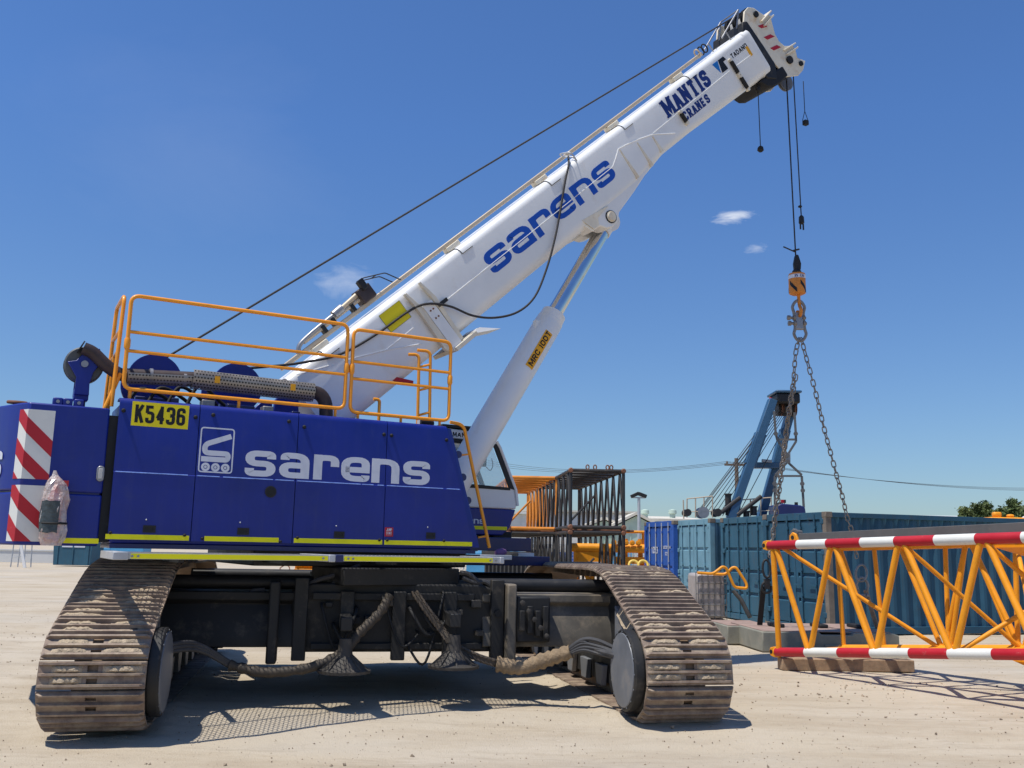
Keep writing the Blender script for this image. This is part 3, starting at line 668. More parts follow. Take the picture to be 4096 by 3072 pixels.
MB().bx(-3.47, .56, YB + .02, -.6, 1.585, 1.629).build('lower_sill', 'blue_dark', hood)
YL = YB - .0125
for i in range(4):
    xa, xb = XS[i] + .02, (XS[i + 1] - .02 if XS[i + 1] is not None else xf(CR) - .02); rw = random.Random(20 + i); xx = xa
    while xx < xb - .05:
        xe = min(xb, xx + rw.uniform(.12, .75)); MB().cyl((xx, YB - .010, CR - .001), (xe, YB - .010, CR - .001), .0055, n=8).build('fold_glint', 'glint_blue', hood); xx = xe + rw.uniform(.012, .05)  # broken pale beads stand in for the sunlit highlight on the crease
for a in ((494, 1642), (782, 1669), (853, 1660), (1156, 1686), (1217, 1708), (1536, 1738), (1566, 1742), (1786, 1760)):
    q = w(*a, YB); MB().lathe(q, (0, -1, 0), [(0, .021), (.008, .021), (.02, .013), (.022, .006)], 14).build('rubber_knob', 'rubber', hood)
for a in ((441, 2131), (738, 2141), (809, 2154), (1121, 2166), (1189, 2151), (1517, 2160), (1548, 2161), (1775, 2163)):
    q = w(*a, YL); MB().lathe(q, (0, -1, 0), [(0, .016), (.012, .016), (.02, .008)], 12).build('rubber_knob', 'rubber', hood)
for x0, y0, x1, y1 in ((570, 2099, 624, 2133), (948, 2110, 997, 2141), (1335, 2124, 1378, 2154), (1704, 2129, 1741, 2156)):
    a = w(x0, y1, YL); c_ = w(x1, y0, YL); m = MB(); t_ = .02; z0, z1 = min(a.z, c_.z), max(a.z, c_.z); xa, xb = a.x, c_.x
    z0 = (z0 + z1) / 2 - .036; z1 = z0 + .072
    y_a, y_b = YL - .008, YL + .001
    m.bx(xa, xb, y_a, y_b, z0, z0 + t_).bx(xa, xb, y_a, y_b, z1 - t_, z1).bx(xa, xa + t_, y_a, y_b, z0 + t_, z1 - t_).bx(xb - t_, xb, y_a, y_b, z0 + t_, z1 - t_).bx(xa + t_, xb - t_, YL - .002, y_b, z0 + t_, z1 - t_)
    m.build('latch', 'black', hood)
    q = w((x0 + x1) / 2 - 12, y0 - 20, YL); MB().lathe(q, (0, -1, 0), [(0, .008), (.008, .008), (.012, .004)], 8).build('rivet', 'galv', hood)
for pa, pb in (((421, 2152), (755, 2160)), ((817, 2160), (1114, 2167)), ((1175, 2170), (1528, 2178)), ((1537, 2179), (1888, 2185))):
    a = w(*pa, YL); c_ = w(*pb, YL); MB().bx(a.x, c_.x, YL - .003, YL + .001, 1.672, 1.722).build('reflective_strip', 'reflect_yellow', hood)
q = w(1082, 1967, YL); m = MB(); m.lathe(q, (0, -1, 0), [(0, .058), (.006, .062), (.01, .062), (.012, .05)], 28); m.build('grommet_ring', 'black', hood); MB().cyl(q + Vector((0, -.0125, 0)), q + Vector((0, -.0135, 0)), .05, n=28).build('tank_port', 'rubber', hood)
# number plate
a = w(527, 1652, YB); c_ = w(754, 1672, YB); pz0, pz1 = w(523, 1701, YB).z, w(531, 1604, YB).z
pl_ = MB().bx(a.x, c_.x, YB - .004, YB + .001, pz0, pz1).build('number_plate', 'sign_yellow', hood)
m = MB(); W_ = c_.x - a.x; H_ = pz1 - pz0; cw = W_ * .158; xx = a.x + W_ * .055
for ch in 'K5436':
    glyph(m, ch, xx, pz0 + H_ * .13, cw, H_ * .74, cw * .36, HP(YB - .004), rad=.16); xx += W_ * .182
m.build('plate_lettering', 'letter_black', hood)
# company mark: frame, folded S and three wheels
def box_ribbon(mb, x0, x1, z0, z1, sw, rad, yb):
    P = rounded([(x0, z0, 0), (x1, z0, 0), (x1, z1, 0), (x0, z1, 0)], rad, True); P.append(P[0]); P.append(P[1])
    ribbon(mb, [(p.x, p.y) for p in P[:-1]], sw / 2, HP(yb), .003, .0026)
lx0, lx1 = w(800, 1800, YB).x, w(932, 1800, YB).x; lz0, lz1 = w(860, 1889, YB).z, w(870, 1714, YB).z
m = MB(); box_ribbon(m, lx0, lx1, lz0, lz1, .014, .03, YB); lw, lh = lx1 - lx0, lz1 - lz0
E1 = lambda u_, v_: (lx0 + u_ * lw, lz0 + v_ * lh)
S_ = [E1(.90, .86)] + [E1(.33, .63)]
pts = [Vector((*E1(.92, .84), 0)), Vector((*E1(.14, .62), 0)), Vector((*E1(.14, .43), 0)), Vector((*E1(.86, .43), 0)), Vector((*E1(.86, .29), 0)), Vector((*E1(.05, .29), 0))]
ribbon(m, [(p.x, p.y) for p in rounded(pts, .045)], .027, HP(YB), .003, .0026)
for k in (.2, .5, .8):
    cx, cz = E1(k, .11); rr_ = lw * .135
    ring = [(cx + rr_ * .72 * math.cos(t), cz + rr_ * .72 * math.sin(t)) for t in np.linspace(0, 2 * math.pi, 21)]
    ribbon(m, ring, rr_ * .26, HP(YB), .003, .0026); ring = [(cx + rr_ * .18 * math.cos(t), cz + rr_ * .18 * math.sin(t)) for t in np.linspace(0, 2 * math.pi, 13)]
    ribbon(m, ring, rr_ * .14, HP(YB), .003, .0026)
m.build('company_mark', 'letter_white', hood)
zb, zt = w(1340, 1922, YB).z, w(1340, 1823, YB).z
for ch, x0, x1 in (('s', 979, 1102), ('a', 1117, 1237), ('r', 1254, 1356), ('e', 1365, 1479), ('n', 1487, 1598), ('s', 1613, 1720)):
    a = w(x0, 1872, YB).x; c_ = w(x1, 1872, YB).x; m = MB(); h_ = zt - zb
    glyph(m, ch, a, zb, c_ - a, h_, h_ * .228, HP(YB), sx=1.55, rad=.30); m.build('letter', 'letter_white', hood)
a = w(1538, 2146, YL); c_ = w(1573, 2110, YL); MB().bx(a.x, c_.x, YL - .003, YL + .001, a.z, c_.z).build('jump_start_sign', 'red', hood)
m = MB()
for word, z_, hh in (('JUMP', .60, .28), ('START', .25, .28)):
    n = len(word); W_ = c_.x - a.x; H_ = c_.z - a.z; cw = W_ * .62 / n
    for i, ch in enumerate(word): glyph(m, ch, a.x + W_ * .17 + i * W_ * .68 / n, a.z + H_ * z_, cw, H_ * hh, cw * .26, HP(YL - .003), rad=.2, thick=.001)
m.bx(a.x + W_ * .17, a.x + W_ * .83, YL - .0045, YL - .0035, a.z + H_ * .16, a.z + H_ * .18)
m.build('sign_lettering', 'letter_white', hood)

# ---- counterweight -------------------------------------------------
plan = [(-3.575, -1.40), (-4.30, -1.40), (-4.395, -1.24), (-4.55, -.9), (-4.62, 0), (-4.55, .9), (-4.3, 1.4), (-3.575, 1.4)]
cwt = MB().prism(plan, 1.60, 2.10, 'z').prism(plan, 2.115, 2.965, 'z').build('counterweight', 'blue', crane, bevel=.018, label='blue counterweight with red and white warning stripes')
MB().prism([(-3.6, -1.38), (-4.29, -1.38), (-4.37, -1.23), (-4.5, -.9), (-4.5, .9), (-3.6, 1.38)], 2.05, 2.16, 'z').build('joint_filler', 'blue_dark', cwt)
def striped(z0, z1, nm):
    # unrolled band: u from -0.30 (wrapped on the chamfer) to .22 on the side face
    e0 = Vector((-4.30, -1.40, 0)); e1 = Vector((-4.395, -1.24, 0)); nS = Vector((0, -1, 0)); dS = Vector((1, 0, 0)); dC = (e1 - e0).normalized(); nC = Vector((dC.y, -dC.x, 0)); nC = nC if nC.y < 0 else -nC
    bis = (nS + nC).normalized()
    def at_(u_, z_, h):
        if u_ >= .012: return e0 + dS * u_ + nS * h + Vector((0, 0, z_))
        if u_ <= -.012: return e0 + dC * (-u_) + nC * h + Vector((0, 0, z_))
        return e0 + bis * h * 1.05 + Vector((0, 0, z_))
    U0, U1 = -.13, .235
    us = [U0, 0.0, U1]
    def quad(m, poly, h):
        # clip polygon (in u,z) at u=0 into two, add faces with thickness
        for lo_, hi_ in ((U0, 0.0), (0.0, U1)):
            P = poly[:]
            for lim, sg in ((lo_, 1), (hi_, -1)):
                o_ = []
                for i in range(len(P)):
                    a, c_ = P[i], P[(i + 1) % len(P)]; ia = (a[0] - lim) * sg >= -1e-9; ic = (c_[0] - lim) * sg >= -1e-9
                    if ia: o_.append(a)
                    if ia != ic:
                        t_ = (lim - a[0]) / (c_[0] - a[0]); o_.append((lim, a[1] + (c_[1] - a[1]) * t_))
                P = o_
                if not P: break
            if len(P) >= 3:
                q = []
                for p in P:
                    if not q or abs(p[0] - q[-1][0]) + abs(p[1] - q[-1][1]) > 1e-6: q.append(p)
                if len(q) > 2 and abs(q[0][0] - q[-1][0]) + abs(q[0][1] - q[-1][1]) < 1e-6: q.pop()
                if len(q) < 3: continue
                ar = sum(q[i][0] * q[(i + 1) % len(q)][1] - q[(i + 1) % len(q)][0] * q[i][1] for i in range(len(q)))
                if ar < 0: q = q[::-1]
                n = len(q); vs = [at_(p[0], p[1], h) for p in q] + [at_(p[0], p[1], 0.0) for p in q]
                m.add(vs, [tuple(range(n))] + [(i, n + i, n + (i + 1) % n, (i + 1) % n) for i in range(n)])
    m = MB(); quad(m, [(U0, z0), (U1, z0), (U1, z1), (U0, z1)], .003); m.build('stripe_panel', 'stripe_white', cwt, smooth=0)
    k = 0; zz = z1 + .05; slope = -.95
    while zz > z0 - .35:
        # red band: descends to the right
        band = [(U0, zz - slope * U0 * 0 - 0), (U1, zz + slope * (U1 - U0)), (U1, zz + slope * (U1 - U0) - .155), (U0, zz - .155)]
        P = band
        for lim, sg in ((z0, 1), (z1, -1)):
            o_ = []
            for i in range(len(P)):
                a, c_ = P[i], P[(i + 1) % len(P)]; ia = (a[1] - lim) * sg >= 0; ic = (c_[1] - lim) * sg >= 0
                if ia: o_.append(a)
                if ia != ic: t_ = (lim - a[1]) / (c_[1] - a[1]); o_.append((a[0] + (c_[0] - a[0]) * t_, lim))
            P = o_
            if not P: break
        if len(P) >= 3:
            m = MB(); quad(m, P, .0055)
            if m.f: m.build('warning_stripe', 'red', cwt, smooth=0)
        zz -= .325
striped(2.225, 2.895, 'u'); striped(1.635, 2.165, 'l')
a = w(234, 2171, -1.40); c_ = w(391, 2196, -1.40); MB().bx(a.x, c_.x, -1.404, -1.399, 1.625, 1.675).build('reflective_strip', 'reflect_yellow', cwt)
q = w(401, 1895, -1.40); MB().prism([(q.x + .036 * math.cos(t) , q.z + .075 * math.copysign(1, math.sin(t)) * (abs(math.sin(t)) > .01) * .55 + .036 * math.sin(t)) for t in np.linspace(0, 2 * math.pi, 20)[:-1]], -1.40, -1.425).build('marker_lamp', 'steel', cwt, bevel=.006)
MB().bx(q.x - .018, q.x + .018, -1.432, -1.4255, q.z - .05, q.z + .05).build('lamp_lens', 'lens', cwt, bevel=.004)
for px in (230, 270, 315): 
    q = w(px, 1612, -1.3); MB().bx(q.x - .045, q.x + .045, -1.34, -1.22, 2.96, 3.04).build('lug', 'blue', cwt, bevel=.012); MB().cyl((q.x, -1.35, 3.0), (q.x, -1.335, 3.0), .017, n=10).build('lug_bolt', 'steel', cwt)
MB().tube(rounded([(-4.5, -1.0, 3.0), (-4.38, -1.03, 3.0), (-4.30, -1.0, 3.0), (-4.38, -.95, 3.0)], .04, True), .017, 8, True).build('lifting_shackle', 'rust', cwt)
MB().bx(-4.33, -4.25, -1.03, -.95, 2.96, 3.0).build('shackle_lug', 'rust', cwt)
m = MB()
zc = w(10, 1862, -1.0).z       # last letter of the name on the rear face
T = Matrix.Translation((-4.613, -.77, zc - .14)) @ Matrix.Rotation(R_(-65.5), 4, 'Z')
glyph(m, 's', -.0, 0, .34, .28, .058, lambda a_, b_, h_: tuple(T @ Vector((a_, -h_ - .003, b_))), sx=1.42, rad=.3); m.build('letter', 'letter_white', cwt)
# gap plates between hood and counterweight
MB().bx(-3.573, -3.48, -1.36, -.6, 1.64, 2.9).build('rear_bulkhead', 'black', crane)

# ---- hose reel on its post -----------------------------------------
reel = MB().lathe((-3.83, -1.06, 3.44), (0, 1, 0), [(0, .175), (.02, .19), (.04, .19), (.05, .14), (.10, .14), (.11, .19), (.13, .19), (.15, .175)], 36).build('rope_sheave', 'sheave', crane)
MB().prism([(-3.99, 3.45), (-3.91, 3.47), (-3.83, 3.58), (-3.70, 3.62), (-3.66, 3.50), (-3.74, 3.36), (-3.765, 3.24), (-3.76, 3.12), (-3.90, 3.12), (-3.895, 3.30)], -1.10, -1.065).build('sheave_bracket', 'blue', reel, bevel=.006)
MB().prism([(-3.99, 3.45), (-3.91, 3.47), (-3.83, 3.58), (-3.70, 3.62), (-3.66, 3.50), (-3.74, 3.36), (-3.765, 3.24), (-3.76, 3.12), (-3.90, 3.12), (-3.895, 3.30)], -.905, -.87).build('sheave_bracket', 'blue', reel, bevel=.006)
MB().bx(-3.90, -3.76, -1.064, -.906, 3.07, 3.19).build('bracket_foot', 'blue', reel, bevel=.01); MB().cyl((-3.83, -1.0, 2.96), (-3.83, -1.0, 3.1), .05, n=16).build('post', 'blue_dark', reel)
MB().cyl((-3.83, -1.12, 3.44), (-3.83, -.86, 3.44), .035, n=16).build('sheave_pin', 'steel', reel)

# ---- exhaust --------------------------------------------------------
YE = -1.12
pth = spl([(-3.86, YE, 3.60), (-3.76, YE, 3.56), (-3.62, YE, 3.44), (-3.48, YE, 3.365), (-3.36, YE, 3.36)], 8)
ex = MB().tube(pth, .066, 18).build('exhaust_pipe', 'exhaust', crane, smooth=60)
MB().lathe((-3.875, YE, 3.607), (-.75, 0, .35), [(0, .073), (.012, .073), (.013, .05)], 20).build('pipe_mouth', 'rubber', ex)
MB().cyl((-3.4, YE, 3.36), (-2.72, YE, 3.40), .075, n=20).build('tail_pipe', 'exhaust', ex)
MB().cyl((-2.74, YE, 3.40), (-1.42, YE, 3.385), .098, n=24).build('muffler_body', 'rubber', ex)
MB().tube(spl([(-1.44, YE, 3.385), (-1.34, YE, 3.36), (-1.27, YE, 3.26), (-1.25, YE, 3.06)], 8), .078, 16).build('exhaust_elbow', 'exhaust', ex, smooth=60)
for xx in (-3.2, -2.86, -1.5): MB().lathe((xx, YE, 3.38), (1, 0, 0), [(0, .082), (.03, .082)], 20).build('pipe_clamp', 'steel', ex)
def perforated(x0, x1, c0, c1, r, a0, a1, ncx, nca, hole, name):
    m = MB(); th = .003
    for i in range(ncx):
        for j in range(nca):
            ua, ub = i / ncx, (i + 1) / ncx; va, vb = j / nca, (j + 1) / nca; off = .0
            cu, cv = (ua + ub) / 2, (va + vb) / 2
            out8 = [(ub, cv), (ub, vb), (cu, vb), (ua, vb), (ua, cv), (ua, va), (cu, va), (ub, va)]
            in8 = []
            dx = (x1 - x0) / ncx; da = (a1 - a0) * r / nca
            for k in range(8):
                t_ = k * math.pi / 4; in8.append((cu + hole * math.cos(t_) / (x1 - x0), cv + hole * math.sin(t_) / (abs(a1 - a0) * r)))
            def P3(p):
                u_, v_ = p; v2 = v_; aa = a0 + (a1 - a0) * v2; x_ = x0 + (x1 - x0) * (u_ + (.5 / ncx if j % 2 else 0) * (0 < u_ < 1)); x_ = min(x_, x1)
                zc_ = c0 + (c1 - c0) * u_; return (x_, YE + r * math.cos(aa), zc_ + r * math.sin(aa))
            m.add([P3(p) for p in out8] + [P3(p) for p in in8], [(k, (k + 1) % 8, 8 + (k + 1) % 8, 8 + k) for k in range(8)])
    return m.build(name, 'perf', ex, smooth=60)
perforated(-2.77, -1.43, 3.405, 3.385, .120, R_(-25), R_(-222), 40, 11, .0098, 'heat_shield')
perforated(-3.42, -2.76, 3.365, 3.40, .092, R_(60), R_(-190), 20, 9, .0098, 'heat_shield')
for xx in (-2.55, -1.72): MB().bx(xx, xx + .055, YE - .129, YE - .123, 3.355, 3.43).build('warning_label', 'sign_orange', ex)

# ---- winches --------------------------------------------------------
for (cx, nm) in ((-3.07, 0), (-2.17, 1)):
    wn = MB().lathe((cx, -.62, 3.43), (0, 1, 0), [(0, .285), (.03, .29), (.035, .29), (.05, .20), (.55, .20), (.565, .29), (.60, .29), (.61, .27)], 40).build('winch_drum', 'blue', crane)
    MB().lathe((cx, -.565, 3.43), (0, 1, 0), [(0, .21)] + [(.012 + i * .02, .235 if i % 2 else .225) for i in range(24)] + [(.5, .2)], 32).build('wound_rope', 'rope', wn)
    MB().bx(cx - .2, cx + .2, -.70, -.625, 2.9, 3.22).build('winch_frame', 'blue_dark', wn, bevel=.01)
MB().prism([(-1.75, 3.05), (-1.72, 3.33), (-1.6, 3.46), (-1.45, 3.50), (-1.42, 3.05)], -.62, -.56).build('boom_foot_plate', 'blue', crane, bevel=.01)
MB().prism([(-1.75, 3.05), (-1.72, 3.33), (-1.6, 3.46), (-1.45, 3.50), (-1.42, 3.05)], .56, .62).build('boom_foot_plate', 'blue', crane, bevel=.01)
MB().bx(-3.3, .3, -.5, .55, 2.3, 2.62).build('main_deck', 'blue_dark', crane)
MB().bx(-3.3, 1.0, .55, .60, 1.65, 3.0).build('far_side_plate', 'blue_dark', crane)
for a in ((-2.62, 3.16, .14), (-2.35, 3.14, .10), (-1.95, 3.15, .12), (-1.62, 3.12, .10), (-2.95, 3.15, .09)):
    MB().bx(a[0], a[0] + a[2], -1.0, -.85, 3.05, a[1] + .04).build('engine_fitting', 'steel' if a[2] > .11 else 'blue_dark', crane, bevel=.01)
for k in range(4):
    MB().tube(spl([(-3.4 + .2 * k, -1.0, 3.07), (-3.25 + .2 * k, -.95, 3.26 + .03 * k), (-3.0 + .2 * k, -.9, 3.2), (-2.85 + .22 * k, -.88, 3.05)], 6), .02, 8).build('engine_hose', 'rubber', crane, smooth=60)

# ---- handrails --------------------------------------------------------
YR = -1.36; RR = .021
def rail_frame(x0, x1, z0, z1, mids, y0=YR, y1=YR, rad=.09, lab=None):
    def P(x, z): t_ = (x - x0) / (x1 - x0); return (x0 + (x1 - x0) * t_ if y0 == y1 else x0, y0 + (y1 - y0) * t_, z)
    hr = MB().tube(rounded([(x0, y0, z0), (x1, y0, z0), (x1, y0, z1), (x0, y0, z1)], rad, True, 6), RR, 10, True).build('handrail', 'rail', crane, smooth=60, label=lab)
    for z in mids: MB().cyl((x0, y0, z), (x1, y0, z), RR * .85, n=10).build('middle_rail', 'rail', hr, smooth=60)
    return hr
h1 = rail_frame(-3.47, -1.125, 3.185, 4.165, (3.78, 3.58), lab='long orange handrail along the rear of the engine housing')
h2 = rail_frame(-1.055, .19, 3.155, 4.125, (3.745, 3.545), lab='short orange handrail at the front of the engine housing')
for hr, xs in ((h1, (-3.40, -2.3, -1.22)), (h2, (-.95, -.42, .08))):
    for x in xs:
        MB().cyl((x, YR + .02, 3.02), (x, YR + .02, 3.175), .017, n=8).build('rail_post', 'rail', hr)
for x in (-1.12, -1.055, -3.47, .19):
    MB().lathe((x, YR, 3.60), (0, 0, 1), [(0, .026), (.02, .032), (.09, .032), (.11, .026)], 10).build('rail_hinge', 'rail', h1 if x < -1.1 else h2)
m = MB().tube(rounded([(-3.56, YR + .06, 3.0), (-3.53, YR + .06, 4.17), (-3.53, -.62, 4.17), (-3.56, -.62, 3.0)], .1, False, 6), RR, 10)
h3 = m.build('handrail', 'rail', crane, smooth=60, label='orange handrail across the rear of the deck')
for z in (3.80, 3.58): MB().cyl((-3.54, YR + .06, z), (-3.54, -.62, z), RR * .85, n=10).build('middle_rail', 'rail', h3)
MB().cyl((-3.56, -.95, 2.95), (-3.54, -.95, 3.58), RR, n=10).build('rail_post', 'rail', h3)
MB().cyl((-3.62, -1.30, 2.97), (-3.50, -1.28, 3.35), RR, n=10).build('rail_post', 'rail', h3)
# ladder head with two hooked stiles
ld = MB().tube(rounded([(.05, -.75, 3.05), (.035, -.75, 4.06), (-.10, -.72, 4.05)], .07), .02, 10).tube(rounded([(.215, -.75, 3.05), (.19, -.75, 4.12), (.02, -.72, 4.12)], .07), .02, 10).build('ladder', 'rail', crane, smooth=60)
for z in (3.3, 3.62, 3.92): MB().cyl((.05, -.75, z - .02), (.20, -.75, z + .03), .015, n=8).build('rung', 'rail', ld)
MB().tube(rounded([(-.45, -.7, 3.05), (-.45, -.7, 3.44), (-.53, -.7, 3.44)], .05), .02, 10).build('grab_post', 'rail', crane, smooth=60)
MB().bx(-.82, .12, -.40, -.34, 3.77, 3.83, Matrix.Translation((-.35, 0, 3.8)) @ Matrix.Rotation(R_(6), 4, 'Y') @ Matrix.Translation((.35, 0, -3.8))).build('red_stop_arm', 'red', crane)
wl = MB().lathe((-.03, -1.18, 3.13), (-1, 0, 0), [(-.10, .03), (-.05, .055), (0, .065), (.08, .065), (.09, .05)], 16).build('work_lamp', 'rubber', crane); MB().bx(-.125, -.112, -1.22, -1.14, 3.1, 3.16).build('lamp_lens', 'lens', wl)
MB().cyl((-.03, -1.18, 3.0), (-.03, -1.18, 3.08), .012, n=8).build('lamp_stalk', 'rubber', wl)
gh = MB().tube(rounded([(.24, -1.30, 3.15), (.42, -1.30, 3.135), (.815, -1.30, 1.66)], .10, False, 7), .021, 10).build('grab_handle', 'rail', crane, smooth=60, label='orange grab handle leaning along the front of the hood')
for z in (2.78, 1.80): 
    x = .42 + (.815 - .42) * (3.135 - z) / (3.135 - 1.66); MB().cyl((x - .12, -1.30, z - .02), (x, -1.30, z), .011, n=8).build('handle_standoff', 'rail', gh)

# ---- walkway ----------------------------------------------------------
ZW = 1.555; Y0, Y1 = -2.45, -1.47
WX0, WX1 = w(480, 2222, Y0).x, w(2000, 2215, Y0).x; WJ0, WJ1 = w(1312, 2225, Y0).x, w(1377, 2225, Y0).x
wk = MB().bx(WX0, WX1, Y0, Y0 + .006, ZW - .056, ZW).bx(WX0, WX1, Y1 - .006, Y1, ZW - .056, ZW).bx(WX0, WX1, -1.985, -1.965, ZW - .04, ZW - .006).bx(WX0, WX1, Y0 + .0065, Y0 + .04, ZW - .006, ZW + .001).build('walkway', 'galv', crane, label='fold-down mesh walkway along the side of the crane')
def grating(x0, x1):
    m = MB(); p = .046; hx = .003; ya, yb = Y0 + .01, Y1 - .01; W_ = yb - ya; sl = 2.5
    n = int((x1 - x0 + W_ / sl * 1) / p) + 2
    for k in range(n):
        for sg in (1, -1):
            xa = x0 - W_ / sl + k * p if sg > 0 else x0 + k * p
            pts = []
            xs_, xe = xa, xa + sg * W_ / sl; ta, tb = 0.0, 1.0
            d = xe - xs_
            for lim, up_ in ((x0, d > 0), (x1, d < 0)):
                tt = (lim - xs_) / d
                if up_: ta = max(ta, tt)
                else: tb = min(tb, tt)
            if tb - ta < .02: continue
            A = Vector((xs_ + d * ta, ya + W_ * ta)); B = Vector((xs_ + d * tb, ya + W_ * tb)); z1 = ZW - .0015 if sg > 0 else ZW - .0075
            dn = (B - A).normalized(); nn = Vector((-dn.y, dn.x)) * hx
            vs = [(*(A - nn), z1 - .005), (*(B - nn), z1 - .005), (*(B + nn), z1 - .005), (*(A + nn), z1 - .005), (*(A - nn), z1), (*(B - nn), z1), (*(B + nn), z1), (*(A + nn), z1)]
            m.add(vs, [(0, 3, 2, 1), (4, 5, 6, 7), (0, 1, 5, 4), (1, 2, 6, 5), (2, 3, 7, 6), (3, 0, 4, 7)])
    g_ = m.build('expanded_mesh', 'grate', wk, smooth=0); g_['kind'] = 'stuff'
grating(WX0 + .09, WJ0 - .01); grating(WJ1 + .02, WX1 - .02)
MB().bx(WX0 + .09, WJ0, Y0 - .004, Y0 + .001, ZW - .052, ZW - .008).build('reflective_strip', 'reflect_yellow', wk)
MB().bx(WJ1, WX1 - .09, Y0 - .004, Y0 + .001, ZW - .052, ZW - .008).build('reflective_strip', 'reflect_yellow', wk)
for x0, x1 in ((WX0 - .06, WX0 + .07), (WJ0 + .01, WJ0 + .075), (WJ0 + .08, WJ1 - .01), (WX1, WX1 + .05)):
    MB().bx(x0, x1, Y0 - .012, Y1 + .03, ZW - .065, ZW + .006).build('walkway_bracket', 'blue_dark' if x0 > WJ0 + .05 and x0 < 0 else 'galv', wk, bevel=.006)
for x in (WX0 + .10, WX0 + .15, WJ0 - .05, WJ1 + .04, WJ1 + .09, WX1 - .05, WX1 - .12):
    MB().cyl((x, Y0 - .005, ZW - .03), (x, Y0 - .016, ZW - .03), .012, n=8).build('bolt_head', 'steel', wk)
for x in (-2.9, -1.9, -.7, .1): MB().bx(x, x + .05, -1.95, -1.0, 1.46, 1.505).build('walkway_arm', 'black', wk)

# ---- boom -------------------------------------------------------------
BO = Vector((-1.24, 0, 3.93)); BA = R_(42.3)
FB = Matrix.Translation(BO) @ Matrix.Rotation(-BA, 4, 'Y')
BH = .42
def bsec(s, top, bot, hw, rt_=.11, rb=.17):
    pts = []
    for (cy, cz, r, a0) in ((-hw + rb, bot + rb, rb, 180), (hw - rb, bot + rb, rb, 270), (hw - rt_, top - rt_, rt_, 0), (-hw + rt_, top - rt_, rt_, 90)):
        for k in range(7): a = R_(a0 + 15 * k); pts.append((s, cy + r * math.cos(a), cz + r * math.sin(a)))
    return pts
def loft(secs):
    m = MB(); n = len(secs[0]); vs = [p for sc_ in secs for p in sc_]
    m.add(vs, [(j * n + i, j * n + (i + 1) % n, (j + 1) * n + (i + 1) % n, (j + 1) * n + i) for j in range(len(secs) - 1) for i in range(n)] + [tuple(range(n))[::-1], tuple(range((len(secs) - 1) * n, len(secs) * n))]); return m
boom = loft([bsec(-.42, 0, -.94, BH), bsec(4.6, 0, -.94, BH), bsec(5.9, 0, -.93, BH), bsec(6.75, 0, -.79, BH, rb=.13), bsec(7.5, 0, -.79, BH, rb=.13), bsec(9.72, 0, -.86, BH, rb=.14), bsec(9.74, .012, -.872, BH + .010, rb=.14), bsec(9.90, .012, -.872, BH + .010, rb=.14)]).build('boom', 'white', crane, FB, smooth=30, label='white telescopic boom raised to the right')
# cylinder bracket under the boom
MB().prism([(4.58, -.80), (4.70, -1.02), (4.86, -1.02), (4.95, -1.12), (5.05, -1.16), (5.20, -1.14), (5.32, -1.05), (5.8, -.95), (6.4, -.80), (6.55, -.72)], -.40, -.12).prism([(4.58, -.80), (4.70, -1.02), (4.86, -1.02), (4.95, -1.12), (5.05, -1.16), (5.20, -1.14), (5.32, -1.05), (5.8, -.95), (6.4, -.80), (6.55, -.72)], .12, .40).build('cylinder_bracket', 'white', boom, bevel=.02)
pn = MB().lathe((5.13, -.39, -1.02), (0, -1, 0), [(0, .085), (.03, .085), (.035, .065), (.05, .065)], 24).build('pivot_pin', 'rustwhite', boom); MB().lathe((5.13, -.392, -1.02), (0, -1, 0), [(0, .1), (.018, .1), (.02, .085)], 24).build('pin_collar', 'black', boom)
MB().prism([(4.62, -.78), (4.72, -1.0), (4.84, -1.0), (4.90, -.90), (5.2, -.86)], -.405, -.40 - .022).build('bracket_doubler', 'rustwhite', boom)
for s in (5.30, 5.96, 6.34, 6.68):
    if s < 5.5: continue
    z0 = -.80 if s < 6.5 else -.72
    MB().prism([(s - .006, z0 - .02), (s + .006 + .05, z0 - .02), (s + .03, -.30 if s < 6.1 else -.38 if s < 6.5 else -.45), (s + .018, -.30 if s < 6.1 else -.38 if s < 6.5 else -.45)], -BH + .02, -BH - .012).build('stiffener_rib', 'rustwhite', boom)
def seam(pts, r=.006):
    MB().tube([(a, -BH - .002, c_) for a, c_ in pts], r, 6).build('weld_seam', 'white', boom)
seam([(1.89, -.465), (3.4, -.46), (5.68, -.44)]); seam([(5.68, -.44), (5.80, -.38), (5.97, -.28), (6.2, -.31), (6.45, -.36), (6.73, -.43), (6.95, -.54), (7.15, -.64)], .008)
seam([(6.75, -.42), (7.4, -.41), (8.98, -.39)]); 
MB().tube([(9.14, -BH - .002, -.39), (9.64, -BH - .002, -.40)], .006, 6).build('weld_seam', 'white', boom)
seam([(.3, -.27), (.84, -.49), (1.30, -.71)], .009); seam([(.84, -.49), (1.35, -.48)], .007); seam([(-.3, -.05), (.1, -.2)], .007)
